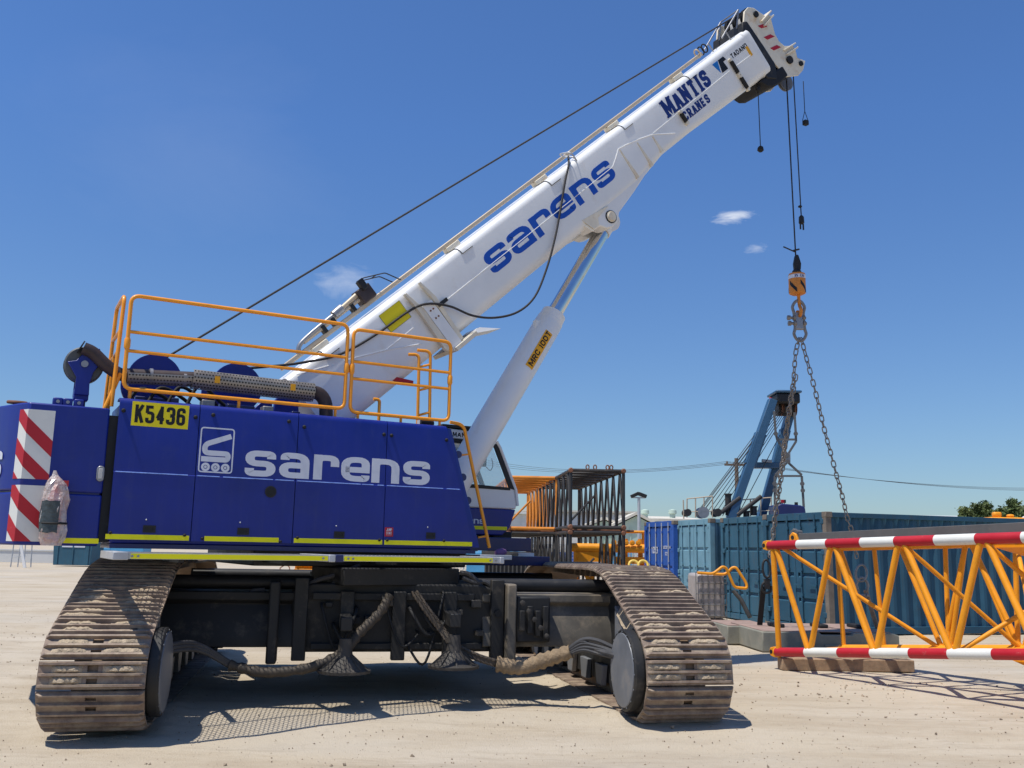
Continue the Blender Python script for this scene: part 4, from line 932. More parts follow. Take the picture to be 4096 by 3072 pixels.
# wear pad covers wrapped over the upper edge
for s in (.15, 2.61, 4.52, 6.30, 8.08):
    sec = bsec(0, .005, -.935, BH + .005); sel = [p for p in sec if p[1] < 0 and p[2] > -.2]; sel = sorted(sel, key=lambda p: math.atan2(p[2] + .2, -p[1] - .1)); 
    ring = [(-BH - .005, -.13)] + [(p[1], p[2]) for p in bsec(0, .005, -.935, BH + .005)[21:28]][::-1] + [(-.22, .005)]
    ring = [(-BH - .006, -.105)] + [(-BH + .11 + .116 * math.cos(R_(a)), -.11 + .116 * math.sin(R_(a))) for a in range(180, 89, -15)] + [(-.15, .006)]
    m = MB(); n = len(ring); vs = [(s, y, z) for y, z in ring] + [(s + .20, y, z) for y, z in ring] + [(s, y * .985, z - .01) for y, z in ring] + [(s + .20, y * .985, z - .01) for y, z in ring]
    m.add(vs, [(i, i + 1, n + i + 1, n + i) for i in range(n - 1)] + [(i, 2 * n + i, 2 * n + i + 1, i + 1) for i in range(n - 1)] + [(n + i, n + i + 1, 3 * n + i + 1, 3 * n + i) for i in range(n - 1)] + [(0, n, 3 * n, 2 * n)])
    m.build('wear_pad_cover', 'white', boom, smooth=60)
    mm_ = MB(); mm_.tube([(s - .004, y - (.002 if y < -.3 else 0), z + .002) for y, z in ring], .005, 5).tube([(s, ring[0][0] - .003, ring[0][1]), (s + .2, ring[0][0] - .003, ring[0][1])], .005, 5); mm_.build('cover_gap', 'black', boom)
    MB().bx(s + .02, s + .26, -.12, .02, .004, .075).build('tube_clamp', 'rustwhite', boom, bevel=.01)
# warning sign, top tube with its fittings, guide loops
MB().bx(1.05, 1.41, -BH - .005, -BH + .001, -.35, -.09).build('yellow_sign', 'sign_yellow', boom)
m = MB(); m.bx(1.045, 1.415, -BH - .0065, -BH - .0052, -.354, -.350).bx(1.045, 1.415, -BH - .0065, -BH - .0052, -.09, -.086).bx(1.045, 1.049, -BH - .0065, -BH - .0052, -.350, -.09).bx(1.411, 1.415, -BH - .0065, -BH - .0052, -.350, -.09).bx(1.05, 1.41, -BH - .0065, -BH - .0052, -.275, -.271); m.build('sign_border', 'letter_black', boom)
MB().bx(-.30, 9.03, -.09, -.03, .075, .135).build('top_tube', 'hyd', boom, bevel=.012)
m = MB().cyl((.15, -.07, .20), (1.35, -.07, .22), .028, n=10); 
m.build('hose_tube', 'hyd', boom); m = MB().tube(spl([(.0, -.07, .12), (.08, -.07, .2), (.25, -.07, .23), (.6, -.07, .25), (.72, -.07, .25)], 6), .03, 10); m.build('hose_tube', 'steel', boom, smooth=60)
MB().cyl((.70, -.07, .25), (.85, -.07, .26), .06, n=16).build('hose_coupling', 'steel', boom); MB().cyl((.85, -.07, .26), (1.2, -.07, .29), .034, n=12).build('hose_tube', 'hyd', boom)
MB().bx(1.12, 1.34, -.16, .06, .13, .33).build('valve_block', 'exhaust', boom, bevel=.015); MB().bx(1.2, 1.28, -.2, -.1, .28, .42).build('valve_block', 'black', boom, bevel=.01)
m = MB()
for y in (-.15, .05): m.tube(rounded([(1.3, y, .16), (1.3, y, .42), (1.62, y, .30), (1.75, y, .10)], .03), .008, 6)
m.cyl((1.3, -.15, .42), (1.3, .05, .42), .008, n=6).cyl((1.5, -.15, .345), (1.5, .05, .345), .008, n=6); m.build('valve_guard', 'black', boom)
for s in (.45, .62, .95): MB().bx(s, s + .05, -.11, .0, .13, .23).build('hose_clamp', 'black', boom)
for s in (5.14, ):
    MB().tube(rounded([(s, -BH - .03, -.06), (s - .02, -BH - .05, .12), (s - .06, -.26, .19), (s + .02, -.22, .12), (s + .06, -BH + .05, .03)], .06, True), .012, 8, True).build('guide_loop', 'galv', boom, smooth=60)
for s in (8.95, 9.06, 9.17):
    MB().tube([(s + .0, -.06 + .055 * math.cos(t_), .15 + .075 * math.sin(t_)) for t_ in np.linspace(0, 2 * math.pi, 15)[:-1]], .013, 7, True).build('guide_loop', 'rubber' if s > 9 else 'hyd', boom, smooth=60)
# rope rest frame
rest = MB().prism([(1.50, -.06), (1.53, -.06), (1.60, -.36), (1.60, -1.05), (1.50, -.98), (1.52, -.36)], -BH - .005, -BH - .075).build('rope_rest', 'rustwhite', boom, bevel=.006)
MB().prism([(1.78, -.06), (1.80, -.06), (1.86, -.34), (1.83, -1.0), (1.77, -1.0), (1.80, -.34)], -BH - .005, -BH - .06).build('rest_plate', 'rustwhite', boom)
MB().bx(1.604, 1.768, -BH - .075, -BH - .060, -1.06, -.33).build('rest_plate', 'white', boom)
MB().bx(1.62, 2.02, -BH - .12, .2, -1.08, -1.02).build('rest_tray', 'rustwhite', boom, bevel=.006)
MB().add([(1.95, -BH - .12, -1.02), (2.02, -BH - .12, -1.06), (2.36, -BH - .10, -1.22), (2.10, -BH - .10, -1.02), (1.95, -.1, -1.02), (2.02, -.1, -1.06), (2.36, -.12, -1.22), (2.10, -.12, -1.02)], [(0, 1, 2, 3), (7, 6, 5, 4), (0, 4, 5, 1), (1, 5, 6, 2), (2, 6, 7, 3), (3, 7, 4, 0)]).build('rest_wing', 'white', boom)
for a_, c_ in ((1.66, -.44), (1.71, -.44), (1.66, -.56), (1.71, -.56)): MB().cyl((a_, -BH - .0755, c_), (a_, -BH - .083, c_), .013, n=10).build('bolt_head', 'rust', boom)
MB().bx(1.80, 1.98, -BH - .06, -BH - .02, -.48, -.43).build('rope_hook', 'black', boom)
# roller hinges
for s, z0, z1 in ((9.10, -.28, -.50), (9.10, -.60, -.80), (7.465, -.45, -.60)):
    yb = -BH
    rl = MB().cyl((s, yb - .035, z0), (s, yb - .035, z1), .034, n=14).build('guide_roller', 'rubber', boom)
    for z in (z0 + .03, z1 - .03): MB().lathe((s, yb - .055, z), (0, 1, 0), [(0, .03), (.06, .03)], 12).build('roller_lug', 'rustwhite', boom)
MB().bx(9.62, 9.69, -BH - .004, -BH + .001, -.42, -.24).build('rusty_label', 'sign_orange', boom)
# names on the boom
for i, ch in enumerate('sarens'):
    z0, z1 = -.60, -.285; x0 = 2.83 + i * .478; wd = (.43, .455, .40, .44, .44, .43)[i]; x0 += (0, -.0, .03, -.02, 0, .01)[i]
    m = MB(); glyph(m, ch, x0, z0, wd, z1 - z0, (z1 - z0) * .232, HP(-BH), sx=1.55, rad=.32); m.build('letter', 'letter_blue', boom)
def slab_text(word, x0, x1, z0, z1, matn, gap=.12):
    """heavy condensed slab-serif capitals"""
    wts = {'M': 1.25, 'I': .5}; tot = sum(wts.get(c_, 1) for c_ in word); u_ = (x1 - x0) / (tot + gap * (len(word) - 1)); x = x0; h = z1 - z0
    for ch in word:
        wd = u_ * wts.get(ch, 1); m = MB(); sw = min(wd * .40, u_ * .36)
        if ch == 'I': sw = u_ * .36; glyph(m, ch, x, z0, wd, h, sw, HP(-BH), rad=.2)
        else: glyph(m, ch, x + .03 * u_, z0, wd - .06 * u_, h, sw, HP(-BH), rad=.2)
        sr = h * .12
        serif = {'M': (0, 1), 'A': (0, 1), 'N': (0,), 'T': (.5,), 'I': (.5,), 'R': (0, 1), 'E': (0,)}.get(ch, ())
        for q_ in serif:
            cx = x + sw / 2 + q_ * (wd - sw); m.bx(cx - sw * .72, cx + sw * .72, -BH - .0052, -BH - .002, z0, z0 + sr)
        for q_ in {'M': (0, 1), 'N': (0, 1), 'I': (.5,)}.get(ch, ()):
            cx = x + sw / 2 + q_ * (wd - sw); m.bx(cx - sw * .68, cx + sw * .68, -BH - .0052, -BH - .002, z1 - sr, z1)
        m.build('letter', matn, boom); x += wd + gap * u_
slab_text('MANTIS', 7.21, 8.48, -.385, -.095, 'letter_navy'); slab_text('CRANES', 7.50, 8.23, -.60, -.445, 'letter_navy', .18)
m = MB(); n = 6; u_ = .50 / 6
for i, ch in enumerate('TADANO'): glyph(m, ch, 9.195 + i * u_, -.262, u_ * .84, .085, u_ * .22, HP(-BH), rad=.3)
m.build('maker_lettering', 'letter_black', boom)
MB().prism([(8.70, -.13), (8.86, -.13), (8.78, -.33)], -BH - .003, -BH + .001).build('maker_mark', 'letter_cyan', boom)
MB().prism([(8.875, -.13), (9.03, -.13), (9.06, -.20), (8.97, -.205), (8.985, -.345), (8.81, -.345)], -BH - .003, -BH + .001).build('maker_mark', 'letter_black', boom)
# boom head
MB().prism([(9.80, -.02), (9.95, .14), (10.06, .10), (10.10, -.40), (10.12, -.80), (9.95, -1.02), (9.74, -.9)], -.385, .385).build('inner_section', 'black', boom, bevel=.02)
MB().prism([(9.55, -.86), (9.66, -1.03), (9.78, -1.09), (10.0, -1.12), (10.28, -1.10), (10.28, -.9)], -.37, .37).build('head_guard', 'rubber', boom, bevel=.03)
hd = [(9.96, .08), (10.16, .26), (10.30, .28), (10.42, .21), (10.50, .08), (10.57, -.02), (10.70, -.06), (10.62, -.22), (10.55, -.38), (10.54, -.52), (10.60, -.65), (10.80, -.74), (10.80, -.84), (10.74, -.96), (10.88, -1.10), (10.70, -1.20), (10.52, -1.22), (10.22, -1.10), (10.12, -.72), (10.08, -.30)]
head = MB().prism(hd, -.36, -.325).prism(hd, .325, .36).build('boom_head', 'rustwhite', boom, bevel=.008)
MB().prism([(10.10, -.25), (10.12, -.05), (10.3, .2), (10.42, .1), (10.5, -.2), (10.45, -.5), (10.2, -.8), (10.12, -.7)], -.324, .324).build('head_box', 'white', boom)
for a_, c_, l_ in ((10.60, -.03, .24), (10.72, -.72, .22)):
    for dz in (0, -.085):
        MB().bx(a_ - .22, a_ + .14, -.40, .40, c_ + dz - .014, c_ + dz + .012, Matrix.Translation((a_, 0, c_ + dz)) @ Matrix.Rotation(R_(-8 if c_ > -.5 else 4), 4, 'Y') @ Matrix.Translation((-a_, 0, -c_ - dz))).build('head_plate', 'rustwhite', boom, bevel=.006)
for k, (a_, c_) in enumerate(((10.26, -.08), (10.24, -.30), (10.24, -.52))):
    MB().prism([(a_, c_), (a_ + .05, c_ - .075), (a_ + .26 - .05 * (k == 0), c_ - .11), (a_ + .19 - .05 * (k == 0), c_ - .03)], -.3605, -.365).build('warning_stripe', 'red', boom)
MB().cyl((10.36, -.39, .10), (10.36, .39, .10), .055, n=20).build('head_pin', 'rubber', boom); MB().cyl((10.50, -.40, -.90), (10.50, .40, -.90), .07, n=20).build('head_pin', 'rubber', boom); MB().cyl((10.72, -.39, -1.08), (10.72, .39, -1.08), .045, n=20).build('head_pin', 'rubber', boom)
for (a_, c_, r, ys) in ((10.36, .10, .19, (-.2, 0, .2)), (10.48, -.92, .24, (-.24, -.12, 0, .12, .24)), (10.63, -1.22, .165, (.05,))):
    for y in ys: MB().lathe((a_, y - .035, c_), (0, 1, 0), [(0, r), (.015, r), (.03, r - .035), (.04, r - .035), (.055, r), (.07, r)], 30).build('rope_sheave', 'hub' if len(ys) == 1 else 'black', boom)
MB().tube([(10.84, .05, -1.02), (10.93, .05, -.99), (10.97, .05, -.95)], .012, 6).build('rope_keeper', 'black', boom)
m = MB()
for y in (-.25, .2): m.cyl((9.45, y, .12), (10.18, y, .34), .014, n=8).cyl((9.62, y, .0), (9.62, y, .18), .012, n=8).cyl((9.9, y, .1), (10.18, y, .34), .014, n=8)
m.cyl((10.18, -.25, .34), (10.18, .2, .34), .012, n=8); m.build('rope_guide_frame', 'steel', boom)
BT = lambda s, t_, y: FB @ Vector((s, y, t_))
# hoist rope, dark cable hanging from the boom
a = Vector((-3.0, -.2, 3.70)); MB().cyl(a, BT(10.26, .27, -.2), .013, n=8).build('hoist_rope', 'rope', crane, label='dark wire rope running from the winch to the boom head')
cpts = [BT(s, t_, y) for s, t_, y in ((-.75, .36, -.5), (-.45, .18, -.5), (-.17, .03, -.47), (.29, -.17, -.45), (.83, -.25, -.445), (1.39, -.27, -.46), (1.66, -.335, -.52), (1.93, -.55, -.5), (2.13, -.84, -.5), (2.4, -1.06, -.5), (2.75, -1.2, -.5), (3.12, -1.19, -.5), (3.55, -1.0, -.49), (4.0, -.73, -.47), (4.39, -.45, -.455), (4.75, -.17, -.45), (4.98, -.02, -.43), (5.14, .08, -.34))]
MB().tube(spl(cpts, 6), .016, 8).build('slack_cable', 'rope', crane, smooth=60, label='slack dark wire rope looping below the boom')

# ---- luffing cylinder ---------------------------------------------------
ct = BT(5.13, -1.02, 0); cbm = Vector((.78, 0, 2.0)); dr = (cbm - ct).normalized()
ct2 = Vector((3.46, 0, 6.70)); mid = Vector((2.50, 0, 5.10)); dr = (mid - ct2).normalized()
bar_end = mid + dr * 3.9
cy = MB().lathe(mid, dr, [(0, .17), (.012, .185), (.13, .19), (.14, .20), (.20, .20), (.21, .205), (3.9, .205)], 36).build('luffing_cylinder', 'white', crane, smooth=30, label='white luffing cylinder with a chrome rod under the boom')
MB().cyl(ct2 + dr * .2, mid - dr * .003, .118, n=36).build('cylinder_rod', 'chrome', cy, smooth=30)
MB().cyl(ct2 + Vector((0, -.11, 0)), ct2 + Vector((0, .11, 0)), .16, n=28).build('rod_eye', 'white', cy); MB().cyl(ct2 + dr * .10, ct2 + dr * .22, .135, n=28).build('rod_collar', 'white', cy)
MB().bx(-.06, .06, -.09, .0, -.25, .1, Matrix.Translation(mid + dr * .30 + Vector((-.17, -.02, 0)))).build('port_block', 'white', cy, bevel=.02)
# label plate on the near side, curved round the barrel
zx = dr; nrm = Vector((0, -1, 0)); sx_ = zx.cross(nrm).normalized()
def curv(u_, v_, h): # u along the barrel upward, v around
    a = v_ / .205; base = mid + dr * (1.05 - u_); return tuple(base + nrm * (math.cos(a) * (.205 + h)) + sx_ * (math.sin(a) * (.205 + h)))
sgn = 1 if (FW.to_3x3() @ sx_).dot(_rt) > 0 else -1
def curv2(a_, b_, h): return curv(a_, -sgn * b_, h)
m = MB(); vs = []
for u_ in (0, .65):
    for k in range(7): vs.append(curv2(u_, -.07 + .0217 * k, .003))
m.add(vs, [(k, k + 1, 8 + k, 7 + k) for k in range(6)]); m.build('capacity_plate', 'sign_orange', cy, smooth=60)
m = MB(); xx = .04
for ch in 'MRC 100T':
    if ch != ' ':
        wd = .095 if ch == 'M' else .03 if ch == '1' else .072; glyph(m, ch, xx, -.045, wd, .085, .018, lambda a_, b_, h_: curv2(a_, b_, h_ + .003), rad=.25, thick=.001, sub=.012); xx += wd + .012
    else: xx += .05
m.build('capacity_lettering', 'letter_black', cy)

# ---- cab ----------------------------------------------------------------
YC0, YC1 = .47, 1.35
cab = MB().prism([(.95, 2.22), (2.175, 2.22), (2.185, 2.28), (2.135, 2.52), (.95, 2.56)], YC0, YC1).build('operator_cab', 'white', crane, bevel=.02, label='white and blue operator cab partly hidden behind the cylinder')
MB().prism([(.95, 1.84), (1.95, 1.84), (2.08, 1.95), (2.17, 2.215), (.95, 2.215)], YC0 + .002, YC1 - .002).build('cab_lower_band', 'blue', cab, bevel=.015)
MB().prism([(.95, 3.18), (1.50, 3.18), (1.80, 3.11), (1.86, 3.13), (1.80, 3.22), (1.55, 3.30), (.95, 3.33)], YC0, YC1).build('cab_roof', 'white', cab, bevel=.015)
MB().bx(.95, 1.62, YC0 - .02, YC1 + .02, 3.335, 3.375).build('roof_rack', 'black', cab)
for y0, y1 in ((YC0 - .006, YC0 + .03), (YC1 - .03, YC1 + .006)):
    MB().prism([(1.77, 3.16), (1.86, 3.14), (2.145, 2.50), (2.06, 2.52)], y0, y1).build('front_pillar', 'black', cab)
    MB().prism([(1.30, 2.50), (2.07, 2.49), (2.07, 2.53), (1.30, 2.555)], y0, y1).build('window_sill', 'black', cab)
    MB().prism([(.95, 2.55), (1.05, 2.55), (1.05, 3.2), (.95, 3.2)], y0, y1).build('rear_pillar', 'black', cab)
    MB().prism([(.95, 3.13), (1.78, 3.10), (1.77, 3.165), (.95, 3.19)], y0, y1).build('window_header', 'black', cab)
MB().tube([(1.83, YC0 + .01, 3.19), (1.89, YC0 + .01, 3.10), (2.165, YC0 + .01, 2.50), (2.20, YC0 + .01, 2.27)], .028, 8).build('cab_corner_post', 'white', cab, smooth=60)
MB().add([(1.06, YC0 + .012, 2.55), (2.04, YC0 + .012, 2.53), (1.76, YC0 + .012, 3.12), (1.06, YC0 + .012, 3.14), (1.06, YC0 + .018, 2.55), (2.04, YC0 + .018, 2.53), (1.76, YC0 + .018, 3.12), (1.06, YC0 + .018, 3.14)], [(0, 1, 2, 3), (7, 6, 5, 4), (0, 4, 5, 1), (1, 5, 6, 2), (2, 6, 7, 3), (3, 7, 4, 0)]).build('window_pane', 'glass', cab)
MB().add([(1.06, YC1 - .018, 2.55), (2.04, YC1 - .018, 2.53), (1.76, YC1 - .018, 3.12), (1.06, YC1 - .018, 3.14), (1.06, YC1 - .012, 2.55), (2.04, YC1 - .012, 2.53), (1.76, YC1 - .012, 3.12), (1.06, YC1 - .012, 3.14)], [(0, 1, 2, 3), (7, 6, 5, 4), (0, 4, 5, 1), (1, 5, 6, 2), (2, 6, 7, 3), (3, 7, 4, 0)]).build('window_pane', 'glass', cab)
MB().prism([(1.2, 2.56), (1.5, 2.56), (1.42, 2.95), (1.30, 3.0)], .75, 1.15).build('seat_back', 'black', cab, bevel=.04)
mr = MB().bx(-.055, .055, -.03, .03, -.085, .085, Matrix.Translation((1.74, YC0 + .25, 2.92))).build('work_light', 'rubber', cab, bevel=.02); MB().tube([(1.72, YC0 + .25, 3.0), (1.70, YC0 + .25, 3.12)], .01, 6).build('light_stalk', 'rubber', cab); MB().tube(spl([(1.77, YC0 + .22, 2.84), (1.84, YC0 + .2, 2.78), (1.88, YC0 + .2, 2.86), (1.86, YC0 + .2, 2.96)], 5), .006, 6).build('light_cable', 'rubber', cab)
m = MB(); 
for i, ch in enumerate('sarens'): glyph(m, ch, 1.12 + i * .092, 1.995, .082, .066, .015, HP(YC0 + .002), sx=1.42, rad=.3)
m.build('cab_lettering', 'letter_white', cab)
m = MB()
for i, ch in enumerate('MANTIS'): glyph(m, ch, 1.12 + i * .072, 3.21, .06 if ch != 'I' else .04, .066, .013, HP(YC0), rad=.25)
m.build('cab_lettering', 'letter_black', cab)
MB().bx(1.2, 2.03, YC0 - .002, YC0 + .003, 1.915, 1.965).build('reflective_strip', 'reflect_yellow', cab)
MB().bx(.7, 2.05, -.2, 1.3, 1.62, 1.80).build('cab_deck', 'blue_dark', crane, bevel=.01); MB().bx(1.9, 2.25, .7, 1.2, 1.66, 1.9).build('cab_mount', 'rubber', crane, bevel=.03)
MB().bx(.6, 2.6, .2, .9, 1.42, 1.55).build('front_carrier', 'blue_dark', crane, bevel=.01); MB().bx(2.1, 2.36, .25, .45, 1.55, 1.60).build('white_plate', 'white', crane)
gl = MB().lathe((.93, -1.25, 1.60), (1, 0, .1), [(0, .03), (.03, .045), (.09, .05), (.14, .03)], 8).build('work_glove', 'purple'); gl.matrix_basis = FW; tag(gl, 'purple work glove lying at the front end of the walkway', 'glove')
MB().bx(.62, 1.05, -1.45, -.9, 1.52, 1.575).build('step_plate', 'galv', crane, bevel=.005)

# ---- bagged extinguisher on the counterweight --------------------------------
eq = w(222, 1990, -1.46)
ext = empty('fire_extinguisher', FW @ Matrix.Translation((eq.x, -1.50, 1.62)), 'red fire extinguisher tied in a crumpled clear plastic bag on the blue counterweight', 'extinguisher')
MB().lathe((0, .02, .01), (0, 0, 1), [(0, .06), (.02, .068), (.42, .068), (.48, .045), (.52, .025), (.56, .025)], 20).build('cylinder_body', 'extinguisher', ext)
MB().bx(-.02, .10, .0, .04, .545, .60).build('valve_handle', 'extinguisher', ext)
rr = random.Random(2); n = 18; prof = [(-.02, .075), (.04, .10), (.12, .105), (.22, .10), (.32, .105), (.42, .108), (.50, .10), (.56, .085), (.60, .06), (.64, .03), (.69, .012)]
m = MB(); vs = []
for h, r in prof:
    for k in range(n):
        a = 2 * math.pi * k / n; q_ = r * (1 + .10 * math.sin(3 * a + h * 17) + .05 * math.sin(7 * a + h * 40) + rr.uniform(-.13, .13)); vs.append((q_ * math.cos(a) * 1.08 - .04 * (h > .55) * (h - .5) * 4, -.0 + q_ * math.sin(a) * .78, h))
m.add(vs, [(j * n + k, j * n + (k + 1) % n, (j + 1) * n + (k + 1) % n, (j + 1) * n + k) for j in range(len(prof) - 1) for k in range(n)]); m.build('plastic_bag', 'bag', ext, smooth=0)
m = MB(); vs = []
for h in np.linspace(.10, .40, 8):
    for k in range(6): a = R_(-172 + k * 20); r = .112 * (1 + .05 * math.sin(3 * a + h * 17)); vs.append((r * math.cos(a) * 1.08, r * math.sin(a) * .80, h + rr.uniform(-.01, .01)))
m.add(vs, [(j * 6 + k, j * 6 + k + 1, j * 6 + 7 + k, j * 6 + 6 + k) for j in range(7) for k in range(5)]); m.build('bag_label', 'bagdark', ext, smooth=60)
MB().tube([(.115 * math.cos(t_), .088 * math.sin(t_), .19) for t_ in np.linspace(0, 2 * math.pi, 19)[:-1]], .012, 6, True).build('strap', 'rubber', ext)

# ================================================================== LOAD LINES, HOOK AND CHAINS
def tip(s, t_, y): return FW @ (FB @ Vector((s, y, t_)))
YH = tip(10.5, -1.1, 0).y
def at(px, py, Y=YH): return PY(px, py, Y)
def crane_local(p): return FW.inverted() @ Vector(p)
MB().cyl(crane_local(at(3146, 318)), crane_local(at(3183, 1030)), .013, n=8).build('load_rope', 'rope', crane, label='load rope hanging from the boom head to the hook block')
ar = MB().cyl(crane_local(at(3173, 300)), crane_local(at(3205, 865)), .011, n=8).build('spare_rope', 'rope', crane, label='second rope hanging free with an open socket at its end')
MB().lathe(crane_local(at(3205, 862)), (0, 0, -1), [(0, .02), (.03, .045), (.14, .05), (.16, .03)], 10).build('rope_socket', 'black', ar)
for dx in (-.035, .035): MB().cyl(crane_local(at(3207, 895)) + Vector((dx, 0, 0)), crane_local(at(3208, 918)) + Vector((dx, 0, 0)), .015, n=8).build('socket_fork', 'black', ar)
MB().lathe(crane_local(at(3200, 822)), (0, 0, -1), [(0, .02), (.01, .035), (.03, .035), (.04, .02)], 8).build('rope_clip', 'black', ar)
p = tip(9.42, -.90, -.2); p = PY(3031, 338, p.y); q_ = at(3042, 590, p.y)
sw_ = MB().cyl(crane_local(p), crane_local(q_), .008, n=6).build('limit_switch_line', 'black', crane)
MB().lathe(crane_local(p) - Vector((0, 0, .02)), (0, 0, -1), [(0, .035), (.02, .045), (.10, .045), (.13, .02)], 10).build('limit_switch', 'rubber', sw_); MB().lathe(crane_local(q_) + Vector((0, 0, .03)), (0, 0, -1), [(0, .015), (.03, .05), (.08, .058), (.11, .03)], 7).build('switch_weight', 'rubber', sw_)
p = at(3213, 325); q_ = at(3222, 470)
sw2 = MB().cyl(crane_local(p), crane_local(at(3219, 445)), .007, n=6).build('limit_switch_line', 'black', crane)
for dx in (-12, 10): MB().cyl(crane_local(at(3219, 445)), crane_local(at(3222 + dx, 482)), .006, n=6).build('switch_bridle', 'black', sw2)
MB().bx(-.045, .045, -.04, .04, -.09, 0, Matrix.Translation(crane_local(at(3222, 482)))).build('switch_weight', 'rubber', sw2, bevel=.01)

hb0 = at(3190, 1179)
hook = empty('hook_block', Matrix.Translation(hb0), 'orange striped overhaul ball block with hook hanging under the boom head', 'hook')
hz = (at(3190, 1095) - hb0).z
m = MB().lathe((0, 0, 0), (0, 0, 1), [(0, .10), (.02, .138), (.05, .145), (hz - .03, .145), (hz - .005, .135), (hz, .06)], 32).build('block_body', 'hookblk', hook)
def hk(a, z, h): return ((.146 + h) * math.sin(a), -(.146 + h) * math.cos(a), z)
for k in range(4):
    a0 = R_(-150 + 78 * k); vs = []
    for i in range(7):
        a = a0 + R_(9 * i); z = .24 - .026 * i
        vs += [hk(a, z, .0015), hk(a, z - .075, .0015)]
    MB().add(vs, [(2 * i, 2 * i + 1, 2 * i + 3, 2 * i + 2) for i in range(6)]).build('hazard_stripe', 'letter_black', hook, smooth=60)
vs = []
for i in range(25): a = R_(15 * i); vs += [hk(a, hz - .04, .002), hk(a, hz - .105, .002)]
MB().add(vs, [(2 * i, 2 * i + 1, 2 * i + 3, 2 * i + 2) for i in range(24)]).build('capacity_band', 'letter_white', hook, smooth=60)
m = MB(); a = -.55
for ch in '25-125': 
    if ch != '-': glyph(m, ch, a, 0, .15, .045, .011, lambda u_, v_, h: hk(u_, hz - .095 + v_, h + .002), thick=.001, sx=7)
    a += .2
m.build('capacity_digits', 'letter_navy', hook)
m = MB().lathe((0, 0, hz - .01), (0, 0, 1), [(0, .07), (.05, .08), (.09, .05)], 16); m.build('swivel', 'black', hook)
MB().prism([(-.045, hz + .06), (.065, hz + .06), (.075, hz + .18), (.03, hz + .34), (-.02, hz + .34), (-.055, hz + .18)], -.05, .05).build('wedge_socket', 'black', hook, bevel=.02)
MB().cyl((-.02, 0, hz + .40), (-.22, 0, hz + .49), .013, n=8).cyl((-.05, 0, hz + .42), (.06, 0, hz + .45), .016, n=8).build('rope_tail', 'rope', hook)
m = MB().tube(spl([(0.02, 0, .01), (.02, 0, -.10), (.03, -.0, -.2), (.02, -.10, -.29), (.02, -.05, -.38), (.02, .06, -.36), (.02, .10, -.27)], 7), .030, 12, radii=None); m.build('hook', 'hookblk', hook, smooth=60)
# shackles and link plate, then two chain legs
def shackle(name, c, flip, label):
    e = empty(name, Matrix.Translation(c), label, 'shackle', 'shackles under the hook block')
    s = -1 if flip else 1
    MB().tube(spl([(-.075, 0, -.17 * s), (-.085, 0, -.06 * s), (-.105, 0, .03 * s), (-.06, 0, .12 * s), (0, 0, .15 * s), (.06, 0, .12 * s), (.105, 0, .03 * s), (.085, 0, -.06 * s), (.075, 0, -.17 * s)], 4), .026, 10).build('bow', 'chain', e, smooth=60)
    MB().cyl((-.17, 0, -.16 * s), (.12, 0, -.16 * s), .025, n=10).build('pin', 'chain', e); MB().cyl((-.20, 0, -.16 * s), (-.15, 0, -.16 * s), .045, n=6).build('nut', 'chain', e)
    for x in (-.08, .08): MB().cyl((x - .02, 0, -.16 * s), (x + .02, 0, -.16 * s), .05, n=14).build('eye', 'chain', e)
shackle('shackle', at(3194, 1236), False, 'steel bow shackle hanging on the orange hook'); shackle('shackle', at(3200, 1330), True, 'steel bow shackle holding the two chains')
a = at(3196, 1250); c_ = at(3198, 1320)
lp = MB().bx(-.075, .075, -.03, .03, 0, (a - c_).z, Matrix.Translation(c_)).build('link_plate', 'steel', bevel=.02); tag(lp, 'grey steel link plate between the two shackles', 'link')
LINK = {}
def link_mesh(p, wd, r):
    k = (round(p, 3), round(r, 3))
    if k not in LINK:
        pts = []; h = p / 2 + r
        for i in range(14):
            a = 2 * math.pi * i / 14; x = math.cos(a) * wd; z = math.sin(a) * wd + (h - wd) * (1 if math.sin(a) > .01 else -1 if math.sin(a) < -.01 else 0); pts.append((x, 0, z))
        LINK[k] = MB().tube(pts, r, 7, True).mesh('chain_link', 'chain', 60)
    return LINK[k]
def chain(name, pts, pitch, label, wd=.034, r=.0105):
    P = spl(pts, 8); e = empty(name, Matrix.Translation(P[0]), label, 'chain', 'chain legs under the hook block'); me_ = link_mesh(pitch, wd, r)
    L_ = 0; i = 0; s = 0; k = 0
    segs = [(P[j + 1] - P[j]) for j in range(len(P) - 1)]; tot = sum(x.length for x in segs); n = int(tot / pitch)
    def pos(s):
        for j, sg in enumerate(segs):
            if s <= sg.length or j == len(segs) - 1: return P[j] + sg * (s / sg.length), sg.normalized()
            s -= sg.length
    for k in range(n):
        q, d = pos((k + .5) * pitch); rot = d.to_track_quat('Z', 'Y').to_matrix().to_4x4() @ Matrix.Rotation(R_(45 + 90 * (k % 2)) + .15 * math.sin(k), 4, 'Z')
        OBJ('chain_link', me_, e, Matrix.Translation(q - P[0]) @ rot)
    return e
SLY = 17.3
chain('chain_leg', [at(3196, 1352), PY(3182, 1420, YH), PY(3174, 1522, YH + .2), PY(3167, 1565, YH + .3), PY(3152, 1663, YH + .5), PY(3138, 1771, YH + .7), PY(3130, 1844, YH + .9), PY(3116, 1934, YH + 1.1), PY(3101, 2043, YH + 1.3), PY(3090, 2150, YH + 1.4), PY(3074, 2250, 17.2)], .105, 'left chain leg hanging doubled from the lower shackle to the hook strap')
chain('chain_leg', [PY(3184, 1500, YH + .25), PY(3172, 1572, YH + .35), PY(3150, 1700, YH + .6), PY(3136, 1830, YH + .9), PY(3114, 1990, YH + 1.2), PY(3096, 2120, YH + 1.4), PY(3078, 2240, 17.25)], .105, 'doubled back run of the left chain leg')
